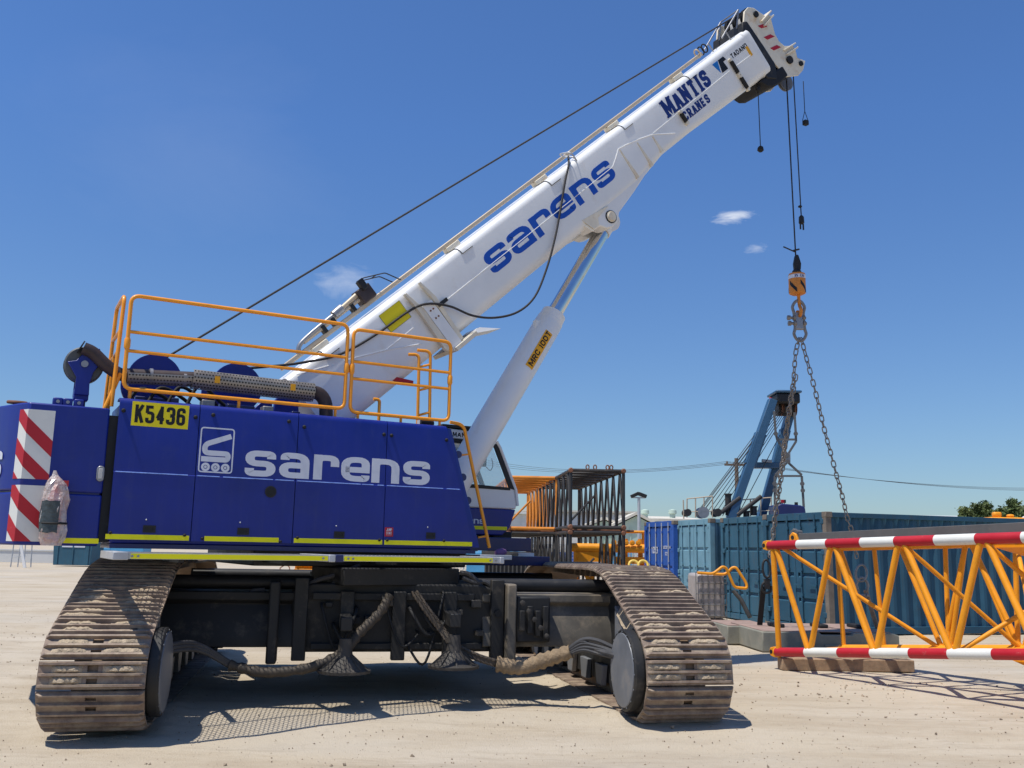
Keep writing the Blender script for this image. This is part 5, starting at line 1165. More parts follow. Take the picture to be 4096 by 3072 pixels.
chain('chain_leg', [at(3205, 1352), PY(3222, 1420, YH), PY(3246, 1507, YH), PY(3268, 1594, YH + .1), PY(3297, 1717, YH + .3), PY(3326, 1825, YH + .5), PY(3347, 1905, YH + .6), PY(3369, 1985, YH + .8), PY(3391, 2079, YH + 1.0), PY(3406, 2124, YH + 1.1), PY(3431, 2248, 17.3)], .108, 'right chain leg hanging from the lower shackle to the big oval ring')
rg = MB().tube([(.10 * math.cos(t_), .02 * math.sin(t_), .15 * math.sin(t_)) for t_ in np.linspace(0, 2 * math.pi, 23)[:-1]], .021, 10, True).build('oval_ring', 'chain', smooth=60); rg.matrix_basis = Matrix.Translation(PY(3445, 2292, 17.3)) @ Matrix.Rotation(.25, 4, 'Y'); tag(rg, 'large oval steel ring at the lower end of the right chain', 'ring')
shackle('shackle', PY(3449, 2345, 17.3), False, 'small steel shackle below the oval ring')
def strap(pa, pb, label):
    a, c_ = Vector(pa), Vector(pb); d = c_ - a; T = Matrix.Translation(a) @ d.to_track_quat('Z', 'Y').to_matrix().to_4x4()
    o = MB().bx(-.05, .05, -.014, .014, 0, d.length, T).build('lifting_strap', 'timber' if 'tan' in label else 'rubber', bevel=.01); tag(o, label, 'strap', 'lifting straps on the steel slab'); return o
strap(PY(3462, 2360, 17.3), PY(3510, 2515, 17.4), 'tan lifting strap running down to the slab from the right chain')
strap(PY(3054, 2345, 17.3), PY(3039, 2500, 17.6), 'dark lifting strap running down to the slab from the left chain')
m = MB().tube([(.07 * math.cos(t_), .02 * math.sin(t_), .16 * math.sin(t_)) for t_ in np.linspace(0, 2 * math.pi, 19)[:-1]], .022, 8, True).bx(-.05, .05, -.03, .03, -.36, -.18).tube(spl([(0, 0, -.2), (-.09, 0, -.3), (-.05, 0, -.42), (.06, 0, -.40), (.08, 0, -.30)], 5), .022, 8)
ho = m.build('grab_hook', 'black', smooth=50); ho.matrix_basis = Matrix.Translation(PY(3066, 2275, 17.25)); tag(ho, 'black grab hook and ring at the lower end of the left chain', 'hook')
# slab
FS = FRAME(Vector((4.36, 16.45, 0)), 4)
slab = MB().prism([(0, 0), (2.42, 0), (2.42, .30), (2.30, .34), (1.62, .34), (1.58, .30), (1.05, .30), (1.0, .34), (0, .34)], 0, 1.9).build('steel_slab', 'concrete', None, FS, bevel=.02); tag(slab, 'low grey steel counterweight slab with reddish top lying behind the lattice section', 'slab')
MB().bx(.03, 1.58, .03, 1.87, .342, .352).build('slab_deck', 'slabtop', slab); MB().bx(1.64, 2.28, .03, 1.87, .342, .352).build('slab_deck', 'slabtop', slab)
MB().cyl((1.08, -.03, .12), (1.55, -.03, .12), .018, n=8).build('slab_handle', 'concrete', slab)
for x in (.5, 1.3, 2.0): MB().bx(x, x + .16, .7, 1.2, .353, .42).build('slab_lug', 'rubber', slab, bevel=.02)
FS2 = FRAME(Vector((4.05, 17.7, 0)), 4)
s2 = MB().bx(0, .9, 0, 1.4, 0, .33).build('steel_slab', 'concrete', None, FS2, bevel=.02); tag(s2, 'short grey steel slab standing behind the left end of the low slab', 'slab')
MB().bx(.03, .87, .03, 1.37, .332, .34).build('slab_deck', 'slabtop', s2)

# ================================================================== YELLOW LATTICE SECTION WITH RED AND WHITE CHORDS
aT, bT = PY(3075, 2182, 14.2), PY(4096, 2150, 10.7); aB, bB = PY(3105, 2608, 14.2), PY(4096, 2618, 10.7)
bT = aT.lerp(bT, 1.5); bB = aB.lerp(bB, 1.5)
md = (bT - aT); md.z = 0; md.normalize(); mp = Vector((-md.y, md.x, 0)); mp = mp if mp.y > 0 else -mp
WID = 1.35; o_ = Vector((aB.x, aB.y, 0)); TM = Matrix.Translation(o_); inv = TM.inverted()
mast = empty('lattice_section', TM, 'yellow tubular lattice section with red and white banded chords lying on timber', 'lattice')
far = mp * WID
def bands(a, c_, pxs, r):
    E_ = [ONSEG(a, c_, px) for px in pxs]; E_.append(c_)
    bar(mast, 'chord_end', inv @ a, inv @ E_[0], r * 1.04, 'yellow', 16)
    for i in range(len(E_) - 1): bar(mast, 'chord_band', inv @ E_[i], inv @ E_[i + 1], r, 'red' if i % 2 == 0 else 'stripe_white', 20)
bands(aT, bT, (3078, 3194, 3312, 3449, 3585, 3745, 3909, 4094), .066)
bands(aB, bB, (3108, 3226, 3358, 3489, 3644, 3800, 3977), .064)
for a in (aT, aB):
    d = -md
    MB().prism([(-.075, -.07), (.02, -.075), (.09, -.06), (.12, 0), (.09, .06), (.02, .075), (-.075, .07)], -.03, .03).build('chord_lug', 'yellow', mast, Matrix.Translation(inv @ a) @ Matrix.Rotation(math.atan2(d.y, d.x), 4, 'Z'), bevel=.008)
    MB().cyl((.075, -.034, 0), (.075, .034, 0), .03, n=14).build('lug_hole', 'black', mast, Matrix.Translation(inv @ a) @ Matrix.Rotation(math.atan2(d.y, d.x), 4, 'Z'))
fT0, fT1, fB0, fB1 = aT + far, bT + far, aB + far, bB + far
bar(mast, 'far_chord', inv @ fT0, inv @ fT1, .064, 'yellow', 14); bar(mast, 'far_chord', inv @ fB0, inv @ fB1, .064, 'yellow', 14)
def xy(zx, zy): return 3000 + zx * .4955, 2000 + zy * .4955
def nT(zx, far_=False): return ONSEG(aT, bT, 3000 + zx * .4955) + (far if far_ else Vector())
def nB(zx, far_=False): return ONSEG(aB, bB, 3000 + zx * .4955) + (far if far_ else Vector())
zz = [(185, 235, 1), (205, 475, 0), (655, 485, 0), (678, 1005, 0), (1200, 1022, 0), (1240, 1630, 0), (1865, 1655, 0), (1905, 2330, 0), (2650, 2350, 0), (2700, 3100, 0)]
for tx, bx_, _q in zz:
    a, c_ = nT(tx), nB(bx_); bar(mast, 'lacing', inv @ a, inv @ c_, .041, 'yellow', 12)
    bar(mast, 'lacing', inv @ (a + far), inv @ (c_ + far), .036, 'yellow', 12)
for tx, bx_ in ((230, 1000), (1210, 1640), (1870, 2330)):     # braces across the section
    bar(mast, 'cross_brace', inv @ nT(tx), inv @ (nB(bx_) + far), .030, 'yellow', 12)
for tx in (190, 660, 1205, 1870, 2650):
    bar(mast, 'cross_tie', inv @ nT(tx), inv @ (nT(tx) + far), .034, 'yellow', 12)
for bx_ in (235, 480, 1012, 1645, 2340):
    bar(mast, 'cross_tie', inv @ nB(bx_), inv @ (nB(bx_) + far), .034, 'yellow', 12)
bar(mast, 'cross_tie', inv @ nT(660), inv @ (nT(1205) + far), .028, 'yellow', 12); bar(mast, 'cross_tie', inv @ nT(1205), inv @ (nT(1870) + far), .028, 'yellow', 12)
for a_, c_ in ((1000, 1085), (1575, 1606), (2140, 2165), (1740, 1620), (1790, 2150)):
    bar(mast, 'lacing', inv @ ONSEG(fT0, fT1, 3000 + a_ * .4955), inv @ ONSEG(fB0, fB1, 3000 + c_ * .4955), .033, 'yellow', 12)
for a_, c_ in ((1600, 2330), (2640, 1660)): bar(mast, 'cross_brace', inv @ (nT(a_) + far), inv @ nB(c_), .028, 'yellow', 12)
# lifting eye, gusset plate, foot
T = Matrix.Translation(inv @ (nT(225) + far * .25)) @ Matrix.Rotation(math.atan2(md.y, md.x), 4, 'Z'); MB().prism([(-.09, -.02), (.13, -.02), (.05, .17), (-.02, .20), (-.08, .15)], -.02, .02).build('lifting_eye', 'yellow', mast, T, bevel=.01); MB().cyl((-.015, -.024, .12), (-.015, .024, .12), .032, n=14).build('eye_hole', 'black', mast, T)
g0 = nT(1900); MB().add([inv @ p for p in (g0 + far * .12 - Vector((0, 0, .07)), nT(2600) + far * .12 - Vector((0, 0, .08)), nT(2600) + far * .9 - Vector((0, 0, .35)), nT(2100) + far * .75 - Vector((0, 0, .30)), g0 + far * .12 - Vector((0, 0, .10)), nT(2600) + far * .12 - Vector((0, 0, .11)), nT(2600) + far * .9 - Vector((0, 0, .38)), nT(2100) + far * .75 - Vector((0, 0, .33)))], [(0, 1, 2, 3), (7, 6, 5, 4), (0, 4, 5, 1), (1, 5, 6, 2), (2, 6, 7, 3), (3, 7, 4, 0)]).build('gusset_plate', 'yellow', mast)
ft = nB(2010) + far * .9; bar(mast, 'foot', inv @ Vector((ft.x, ft.y, .06)), inv @ Vector((ft.x, ft.y, nB(2010).z)), .05, 'yellow', 12); MB().cyl((0, 0, 0), (0, 0, .025), .17, n=24).build('foot_plate', 'yellow', mast, Matrix.Translation(inv @ Vector((ft.x, ft.y, .035))))
bar(mast, 'foot', inv @ Vector((bB.x, bB.y, .0)), inv @ bB, .07, 'yellow', 12)
T = Matrix.Translation(inv @ nB(2080)) @ Matrix.Rotation(math.atan2(md.y, md.x), 4, 'Z'); MB().prism([(-.05, -.06), (1.2, -.06), (1.2, -.30), (.75, -.30)], .10, .16).build('lower_plate', 'yellow', mast, T)
# dunnage timber under the near end
d0 = Vector((4.0, 14.15, 0)); tb = MB().bx(.0, 1.95, -.11, .13, -.01, .158).build('dunnage_timber', 'timber', None, Matrix.Translation(d0) @ Matrix.Rotation(R_(2), 4, 'Z'), bevel=.012); tag(tb, 'weathered timber baulk under the left end of the red and white lattice section', 'timber')
# grey flat bar lying across the top
a, c_ = PY(3200, 2152, 15.2), PY(4096, 2112, 11.9); c_ = a.lerp(c_, 1.3); d = c_ - a; T = Matrix.Translation(a) @ Matrix.Rotation(math.atan2(d.y, d.x), 4, 'Z') @ Matrix.Rotation(-math.atan2(d.z, math.hypot(d.x, d.y)), 4, 'Y')
gb = MB().bx(0, d.length, -.04, .04, -.07, .07).build('flat_bar', 'greybar', None, T, bevel=.006); tag(gb, 'long dark grey pendant bar lying along the top of the lattice section', 'bar')
MB().prism([(-.25, -.05), (.02, -.07), (.02, .07), (-.10, .16), (-.22, .06)], -.036, .036).build('bar_lug', 'greybar', gb, bevel=.01)
for x in (-.10, -.04): MB().cyl((x, -.06, .08), (x, .06, .08), .05, n=16).build('bar_pin', 'greybar', gb)

# ================================================================== CONTAINERS
def container(P0, az, L_, mat_, label, W_=2.44, H_=2.56, code=False, rust=True):
    """P0: corner where the door end meets the side facing the camera; x runs along the side, y back across the doors"""
    e = empty('shipping_container', Matrix.Translation((P0[0], P0[1], P0[2] if len(P0) > 2 else 0)) @ Matrix.Rotation(R_(az), 4, 'Z'), label, 'container', 'shipping containers along the yard edge')
    # corrugated sides: one folded sheet each
    for y0, sg in ((.045, 1), (W_ - .045, -1)):
        p = .30; n = int((L_ - .3) / p); pts = []
        for k in range(n + 1):
            x = .15 + k * p
            pts += [(x, y0), (x + .07, y0), (x + .15, y0 + sg * .05), (x + .22, y0 + sg * .05)]
        m = MB(); nn = len(pts); m.add([(x, y, .17) for x, y in pts] + [(x, y, H_ - .1) for x, y in pts], [(i, i + 1, nn + i + 1, nn + i) for i in range(nn - 1)]); m.build('corrugated_side', mat_, e, smooth=0)
    MB().bx(.10, L_ - .1, .10, W_ - .1, H_ - .065, H_ - .045).build('roof_sheet', mat_, e)
    MB().bx(L_ - .06, L_ - .03, .1, W_ - .1, .1, H_ - .05).build('end_wall', mat_, e)
    for y in (0, W_ - .07):
        MB().bx(.11, L_ - .11, y, y + .07, H_ - .115, H_ - .012).build('top_rail', mat_, e, bevel=.006); MB().bx(.11, L_ - .11, y, y + .07, .02, .17).build('bottom_rail', mat_ if rust else 'rustpost', e, bevel=.006)
    for x in (0, L_ - .14):
        for y in (0, W_ - .14):
            MB().bx(x + .005, x + .135, y + .005, y + .135, .12, H_ - .12).build('corner_post', 'rustpost' if (rust and x == 0 and y == 0 and L_ > 7) else mat_, e)
            for z in (0, H_ - .118):
                c_ = MB().bx(x, x + .16, y - .01, y + .15, z, z + .118).build('corner_casting', 'rustpost', e, bevel=.01)
    MB().bx(.02, .12, .14, W_ - .14, H_ - .16, H_ - .005).build('door_header', mat_, e, bevel=.006); MB().bx(.02, .12, .14, W_ - .14, .02, .16).build('door_sill', mat_, e, bevel=.006)
    for i in range(2):
        ya = .15 + i * (W_ - .3) / 2 + .008; yb = ya + (W_ - .3) / 2 - .016
        dr_ = MB()
        # door leaf: frame with recessed horizontal panels
        zs = [.18, .62, .72, 1.16, 1.26, 1.70, 1.80, H_ - .19]
        dr_.bx(.045, .075, ya, ya + .07, .17, H_ - .17).bx(.045, .075, yb - .07, yb, .17, H_ - .17)
        for k in range(0, 8, 2): dr_.add([(.045, ya + .07, zs[k]), (.045, yb - .07, zs[k]), (.045, yb - .07, zs[k + 1]), (.045, ya + .07, zs[k + 1])], [(0, 3, 2, 1)])
        for k in range(1, 7, 2): dr_.add([(.045, ya + .07, zs[k]), (.045, yb - .07, zs[k]), (.085, yb - .07, zs[k] + .03), (.085, ya + .07, zs[k] + .03), (.085, yb - .07, zs[k + 1] - .02), (.085, ya + .07, zs[k + 1] - .02), (.045, yb - .07, zs[k + 1]), (.045, ya + .07, zs[k + 1])], [(0, 3, 2, 1), (3, 5, 4, 2), (5, 7, 6, 4)])
        dl = dr_.build('door', mat_, e, smooth=0)
        for y in (ya + (.28 if i == 0 else .24), yb - (.24 if i == 0 else .28)):
            MB().cyl((.015, y, .06), (.015, y, H_ - .05), .019, n=8).build('lock_rod', 'galvpole' if mat_ == 'cblue' else mat_, dl)
            for z in (.2, .75, 1.3, 2.2): MB().bx(.0, .05, y - .04, y + .04, z, z + .06).build('rod_bracket', mat_, dl)
            MB().bx(-.012, .006, y - .02, y + .26, .98, 1.02).build('lock_handle', mat_, dl)
        yh = yb if i == 1 else ya
        for z in (.35, 1.05, 1.65, 2.3): MB().bx(-.005, .06, yh - .06, yh + .06, z, z + .11).build('hinge', mat_, dl, bevel=.01)
    if code:
        Pd = lambda a_, b_, h_: (.038 - h_ , 2.2 - a_, b_)
        for word, x0_, dx_, z_, w_, h_, s_ in (('1053', .30, .14, 1.60, .11, .20, .028), ('U020104', 1.30, .085, 1.74, .06, .09, .014), ('021', 1.45, .10, 1.55, .07, .10, .016)):
            m = MB()
            for i, ch in enumerate(word): glyph(m, ch, x0_ + i * dx_, z_, w_, h_, s_, Pd, rad=.2)
            m.build('door_marking', 'letter_white', e)
    return e
container((6.70, 19.95), 17, 12.0, 'teal_shade', 'weathered teal shipping container with its long shaded corrugated side behind the lattice section')
container((6.12, 22.55), 13, 6.06, 'teal', 'teal shipping container with closed doors just left of the long one')
container((5.36, 25.2), 12, 6.06, 'teal_light', 'pale blue-grey shipping container between the royal blue and the teal ones')
container((4.76, 27.4), 12, 6.06, 'cblue', 'royal blue shipping container with white code on its doors', code=True, rust=False)

# ================================================================== LATTICE BOOM SECTIONS BEHIND THE CAB
def lattice(name, P0, u_, wv, h, L_, nb, rc, rl, mt, label, grp='lattice boom sections stacked behind the cab'):
    P0 = Vector(P0); u_ = Vector(u_).normalized(); wv = Vector(wv); up_ = Vector((0, 0, h)); e = empty(name, Matrix.Translation(P0), label, 'lattice', grp)
    C4 = [Vector(), wv, wv + up_, up_]
    for c_ in C4: bar(e, 'chord', c_, c_ + u_ * L_, rc, mt, 10)
    for end in (0, 1):
        b0 = u_ * (L_ * end)
        for i in range(4): bar(e, 'end_tie', C4[i] + b0, C4[(i + 1) % 4] + b0, rc * .9, mt, 8)
        for c_ in C4: MB().lathe(tuple(c_ + b0 - u_ * .09), tuple(u_), [(0, rc * .9), (.03, rc * 1.35), (.13, rc * 1.35), (.16, rc)], 10).build('chord_fork', 'rust', e)
    bar(e, 'end_brace', C4[0] + (C4[3] - C4[0]) * .1, C4[0].lerp(C4[1], .45) + (C4[3] - C4[0]) * .55, rl * .8, mt, 8)
    for (i, j) in ((0, 3), (1, 2), (3, 2), (0, 1)):
        A, B = C4[i], C4[j]
        for k in range(nb):
            t0, t1, t2 = L_ * k / nb, L_ * (k + .5) / nb, L_ * (k + 1) / nb
            bar(e, 'lacing', A + u_ * t0, B + u_ * t1, rl, mt, 8); bar(e, 'lacing', B + u_ * t1, A + u_ * t2, rl, mt, 8)
    return e
zt1 = 4.18
lattice('lattice_section', (1.94, 30, 2.38), (-.76, 9, 0), (1.69, .0, 0), 1.80, 9.0, 8, .06, .042, 'lattice_black', 'dark lattice boom section on top of the stack beside the light pole')
lattice('lattice_section', (1.94, 30, .42), (-.76, 9, 0), (1.69, .0, 0), 1.80, 9.0, 8, .06, .042, 'lattice_black', 'dark lattice boom section at the bottom of the stack beside the light pole')
oy = lattice('lattice_section', (-.02, 33.5, 2.38), (-.86, 9, 0), (1.70, .0, 0), 1.80, 9.0, 8, .068, .046, 'olat', 'orange lattice boom section lying on a dark one behind the cab')
lattice('lattice_section', (-.02, 33.5, .42), (-.86, 9, 0), (1.70, .0, 0), 1.80, 9.0, 8, .06, .042, 'lattice_black', 'dark lattice boom section under the orange one behind the cab')
for i, (a, y) in enumerate(((1.9, 30.4), (1.3, 37.8), (-.1, 33.8), (-.8, 41.5))):
    for z0, h in ((.0, .36), (2.26, .08)):
        tb = MB().bx(-.2, 2.1, -.1, .1, z0, z0 + h - .02).build('packing_timber', 'timber' if z0 == 0 else 'rust', None, Matrix.Translation((a, y, 0)), bevel=.01)
        tag(tb, ('timber baulk under the ' if z0 == 0 else 'rusty spacer above the ') + ('near end of the dark stack by the light pole', 'far end of the dark stack by the light pole', 'near end of the orange topped stack', 'far end of the orange topped stack')[i], 'timber' if z0 == 0 else 'spacer', 'packing between the stacked lattice sections')
for px in (2350, 2380, 2430, 2445): 
    p = PY(px, 1888, 30.0); lg = MB().tube([(.05 * math.cos(t_), 0, .07 + .07 * math.sin(t_)) for t_ in np.linspace(0, 2 * math.pi, 11)[:-1]], .022, 6, True).build('lifting_shackle', 'rust', None, Matrix.Translation((p.x, 30.0, 4.22))); tag(lg, {2350: 'leftmost', 2380: 'second from left', 2430: 'third from left', 2445: 'rightmost'}[px] + ' rusty lifting shackle on top of the dark lattice section', 'shackle', 'shackles on the dark lattice section')

# yellow machine base with ring eyes left of the blue container
yb_ = empty('tower_base', Matrix.Translation((2.3, 34.6, 0)), 'yellow steel tower base with diagonal tubes beside the blue container', 'steel frame')
bar(yb_, 'chord', (.0, 0, 1.75), (2.9, -.2, 1.75), .16, 'yellow', 14); bar(yb_, 'chord', (.1, 0, .5), (2.9, -.2, .5), .12, 'yellow', 14); bar(yb_, 'chord', (.2, 1.4, 1.75), (2.9, 1.2, 1.75), .14, 'yellow', 14)
for x in (.15, .75, 1.35, 1.95, 2.5): bar(yb_, 'post', (x, 0, .2), (x, -.02, 2.1 if x > 1.8 else 1.8), .09, 'yellow', 10)
for x0, x1 in ((.15, .75), (.75, 1.35), (1.95, 1.35), (2.9, 2.1), (2.9, 2.3)): bar(yb_, 'diagonal', (x0, -.05, 1.6), (x1, -.05, .3), .085, 'yellow', 10)
MB().bx(1.7, 2.9, -.3, .6, .9, 1.02).build('base_plate', 'yellow', yb_); MB().bx(.2, 1.2, -.14, -.10, .75, 1.6).build('base_panel', 'yellow', yb_); MB().bx(1.55, 2.9, -.2, -.16, 1.2, 1.45).build('lattice_panel', 'yellow', yb_)
bar(yb_, 'guard_rail', (1.9, 0, 2.35), (2.9, -.1, 2.35), .05, 'yellow'); bar(yb_, 'guard_rail', (1.9, 0, 1.8), (1.9, 0, 2.35), .05, 'yellow'); bar(yb_, 'guard_rail', (2.6, 0, 1.8), (2.6, 0, 2.35), .05, 'yellow')
for k in range(5): MB().lathe((1.5 + .22 * k, -.32, 1.95), (0, -1, 0), [(0, .10), (.03, .10), (.04, .05), (.1, .05)], 12).build('pin', 'yellow', yb_)
MB().bx(.55, 1.05, -.16, -.145, .8, 1.25).build('name_board', 'letter_white', yb_)
for k, px in enumerate((2535, 2573)):
    p = PY(px, 2262, 26.0); rg = MB().tube([(.13 * math.cos(t_), .05 * math.sin(t_), .13 * math.sin(t_)) for t_ in np.linspace(0, 2 * math.pi, 21)[:-1]], .035, 10, True).build('lifting_ring', mat('pale_yellow_ring_%d' % k, (.72, .50, .10), .5), None, Matrix.Translation(p), smooth=60); tag(rg, ('left' if k == 0 else 'right') + ' one of two pale yellow lifting rings above the right track', 'ring', 'pale yellow lifting rings')
    st_ = MB().bx(-.1, .1, -.1, .1, 0, p.z - .1).build('ring_block', 'yellow', None, Matrix.Translation((p.x, p.y, 0)), bevel=.02); tag(st_, 'yellow block carrying the ' + ('left' if k == 0 else 'right') + ' pale yellow lifting ring', 'block', 'blocks under the lifting rings')
# chain mesh fence behind the stacks
fe = empty('wire_fence', Matrix.Translation((-4, 47, 0)), 'grey wire mesh fence behind the dark lattice sections', 'fence')
for k in range(8): bar(fe, 'fence_post', (k * 2, 0, 0), (k * 2, 0, 2.0), .035, 'galvpole')
m = MB()
for k in range(100):
    for sg in (1, -1):
        x0 = k * .16 - (0 if sg > 0 else -1.7); m.bx(-.006, .006, -.006, .006, 0, 2.5, Matrix.Translation((x0, .02 * sg, .1)) @ Matrix.Rotation(R_(43) * sg, 4, 'Y'))
wm = m.build('wire_mesh', 'galvpole', fe); wm['kind'] = 'stuff'
bar(fe, 'fence_rail', (0, 0, 1.92), (14, 0, 1.92), .02, 'galvpole')
# light blue counterweight blocks
FBk = [((-1.20, 27.0), .9, 1.0, (.62, .60), 'left'), ((-.06, 29.5), .55, .7, (.62, .62), 'right')]
nb_ = 0
for (x, y), wx, wy, hs, nm in FBk:
    z = .35
    for k, h in enumerate(hs):
        bl = MB().bx(0, wx, 0, wy, 0, h - .015).bx(wx * .35, wx * .65, .1, wy - .1, h - .0151, h + .02).build('counterweight_block', 'lblue', None, Matrix.Translation((x, y, z)), bevel=.03)
        tag(bl, 'light blue counterweight block, %s of the %s stack beyond the turntable' % (('bottom', 'second', 'third')[k], nm), 'block', 'light blue counterweight blocks'); z += h
    pal = MB().bx(-.1, wx + .1, 0, wy, 0, .34).build('block_plinth', 'rust', None, Matrix.Translation((x, y, 0)), bevel=.02); tag(pal, 'rusty steel plinth under the %s stack of light blue blocks' % nm, 'plinth', 'plinths under the light blue blocks')
# black slatted steel frame
sf = empty('slatted_frame', Matrix.Translation((-.52, 20.6, 0)) @ Matrix.Rotation(R_(-62), 4, 'Z'), 'black steel frame of upright slats standing behind the turntable', 'frame')
for k in range(11): MB().bx(k * .18, k * .18 + .06, 0, .08, .30, 1.52).build('slat', 'lattice_black', sf)
MB().bx(-.1, 2.1, -.03, .11, .18, .30).build('frame_rail', 'lattice_black', sf); MB().bx(-.1, 2.1, -.03, .11, 1.52, 1.60).build('frame_rail', 'lattice_black', sf)
for x in (0, 1.9): MB().bx(x, x + .1, -.3, .4, 0, .18).build('frame_foot', 'lattice_black', sf)
# stack of thin dark pipes
pr = empty('pipe_rack', Matrix.Translation((.35, 24.0, 0)), 'dark rack of thin stacked pipes beyond the far end of the right track', 'pipe rack')
for k in range(9): bar(pr, 'pipe', (-.8, (k % 2) * .25, .62 + k * .075), (.75, (k % 2) * .25 + .1, .62 + k * .075), .028, 'lattice_black')
for x in (-.7, .65): MB().bx(x, x + .07, -.1, .5, 0, 1.35).build('rack_post', 'lattice_black', pr)

# ================================================================== BLUE GANTRY CRANE BEHIND THE CONTAINERS
YG = 42.0
GP = lambda px, py, dy=0: PY(px, py, YG + dy)
gb0 = GP(3000, 2200); gbx = Vector((gb0.x, YG, 0)); gi = Matrix.Translation(gbx).inverted()
gan = empty('gantry_crane', Matrix.Translation(gbx), 'older blue crawler crane with a tall raised gantry standing behind the containers', 'crane')
def gbox(name, pa, pb, wd, dp, mt, bevel=.02):
    a, c_ = gi @ pa, gi @ pb; d = c_ - a; q = d.to_track_quat('Z', 'Y'); xa = q @ Vector((1, 0, 0))
    zx = d.normalized(); yv = Vector((0, 1, 0)); yv = (yv - zx * yv.dot(zx)).normalized(); xv = yv.cross(zx)
    T = Matrix(((xv.x, yv.x, zx.x, a.x), (xv.y, yv.y, zx.y, a.y), (xv.z, yv.z, zx.z, a.z), (0, 0, 0, 1)))
    return MB().bx(-wd / 2, wd / 2, -dp / 2, dp / 2, 0, d.length).build(name, mt, gan, T, bevel=bevel)
gbox('gantry_leg', GP(2922, 2075), GP(3090, 1600), .36, .5, 'dkblue'); gbox('gantry_leg', GP(3042, 2075, 1.0), GP(3175, 1600, 1.0), .34, .5, 'dkblue')
gbox('leg_bulge', GP(2998, 1860), GP(3042, 1735), .48, .46, 'dkblue'); gbox('leg_bulge', GP(3105, 1860, 1.0), GP(3140, 1720, 1.0), .44, .46, 'dkblue')
gbox('gantry_tie', GP(2995, 1862, .3), GP(3115, 1862, .7), .26, .45, 'dkblue'); rl = gbox('tie_roller', GP(3047, 1842, .1), GP(3087, 1846, .1), .13, .13, 'steel')
a = gi @ GP(3140, 1600, .5); MB().bx(-.55, .5, -.7, .7, -.25, .22, Matrix.Translation(a)).build('sheave_nest', 'black', gan, bevel=.08); MB().bx(-.62, .56, -.8, .8, .22, .34, Matrix.Translation(a)).build('nest_cover', 'dkblue', gan, bevel=.05)
for k in range(6): MB().lathe(a + Vector((-.4 + .15 * k, 0, -.42)), (1, 0, 0), [(0, .34), (.03, .34), (.05, .28), (.07, .28), (.09, .34), (.11, .34)], 20).build('nest_sheave', 'rust' if k % 2 else 'rope2', gan)
for px, py in ((3082, 1590), (3190, 1585)): MB().lathe(gi @ GP(px, py), (0, 0, -1), [(0, .06), (.1, .08), (.18, .06)], 10).build('marker_lamp', 'red', gan)
for k in range(7):
    bar(gan, 'gantry_rope', gi @ GP(3104 + k * 8, 1640, .3 * k / 6), gi @ GP(2800 + k * 15, 2040 + k * 4, .3 * k / 6), .016, 'rope2', 6)
for k in range(3): bar(gan, 'gantry_rope', gi @ GP(3085 - k * 6, 1650 + k * 25), gi @ GP(2792 + k * 10, 2045), .016, 'rope2', 6)
bar(gan, 'gantry_rope', gi @ GP(3120, 1740), gi @ GP(2960, 2045), .018, 'rope2', 6)
LK = [((3096, 1645), (3103, 1735)), ((3103, 1735), (3111, 1766)), ((3178, 1650), (3183, 1735)), ((3183, 1735), (3184, 1766)), ((3110, 1758), (3185, 1758)), ((3114, 1766), (3147, 1815)), ((3184, 1766), (3153, 1815)), ((3150, 1812), (3150, 1850)), ((3150, 1848), (3102, 1900)), ((3150, 1848), (3207, 1900)), ((3100, 1904), (3207, 1904)), ((3207, 1904), (3215, 2030)), ((3100, 1904), (3099, 1960)), ((3099, 1960), (3100, 2060))]
for i, (pa, pb) in enumerate(LK): gbox('pendant_link', GP(*pa, -.4), GP(*pb, -.4), .085 if i not in (7,) else .24, .09, 'steel' if i in (7,) else 'greybar', 0)
for px, py in ((3103, 1735), (3183, 1735), (3150, 1822), (3150, 1846), (3209, 1935), (3211, 1962), (3099, 1935), (3099, 1962)): MB().cyl(gi @ GP(px, py, -.52), gi @ GP(px, py, -.28), .10, n=12).build('link_pin', 'greybar', gan)
for pa, pb in (((2885, 2050), (2960, 1990)), ((2950, 2060), (3045, 1985))): bar(gan, 'strut', gi @ GP(*pa, -.2), gi @ GP(*pb, -.2), .10, 'lattice_black', 10)
# house: deck, rails, winches, cab
hx0 = gi @ GP(2735, 2075); hx1 = gi @ GP(3215, 2075)
MB().bx(hx0.x, hx1.x, -1.5, 3.0, .9, 2.72).build('machine_house', 'dkblue', gan, bevel=.04); MB().bx(hx0.x - .2, hx1.x + .2, -2.0, 3.4, 0, .9).build('crawler_base', 'black', gan, bevel=.1)
c0 = gi @ GP(3078, 2060); c1 = gi @ GP(3196, 2060); cz = (gi @ GP(3140, 2026)).z
MB().prism([(c0.x, 2.7), (c1.x, 2.7), (c1.x - .12, cz - .08), (c1.x - .3, cz), (c0.x + .2, cz + .06), (c0.x, cz)], -1.3, .2).build('cab_roof', 'blue_dark', gan, bevel=.05)
for px in (3120, 3185, 3137, 3130): 
    p = gi @ GP(px, 2020 if px in (3120, 3185) else 2010, -.8); MB().bx(-.06, .06, -.06, .06, -.02, .12, Matrix.Translation(p)).build('roof_lamp', 'red' if px == 3130 else 'black', gan); bar(gan, 'lamp_stem', p - Vector((0, 0, .3)), p, .02, 'black', 6)
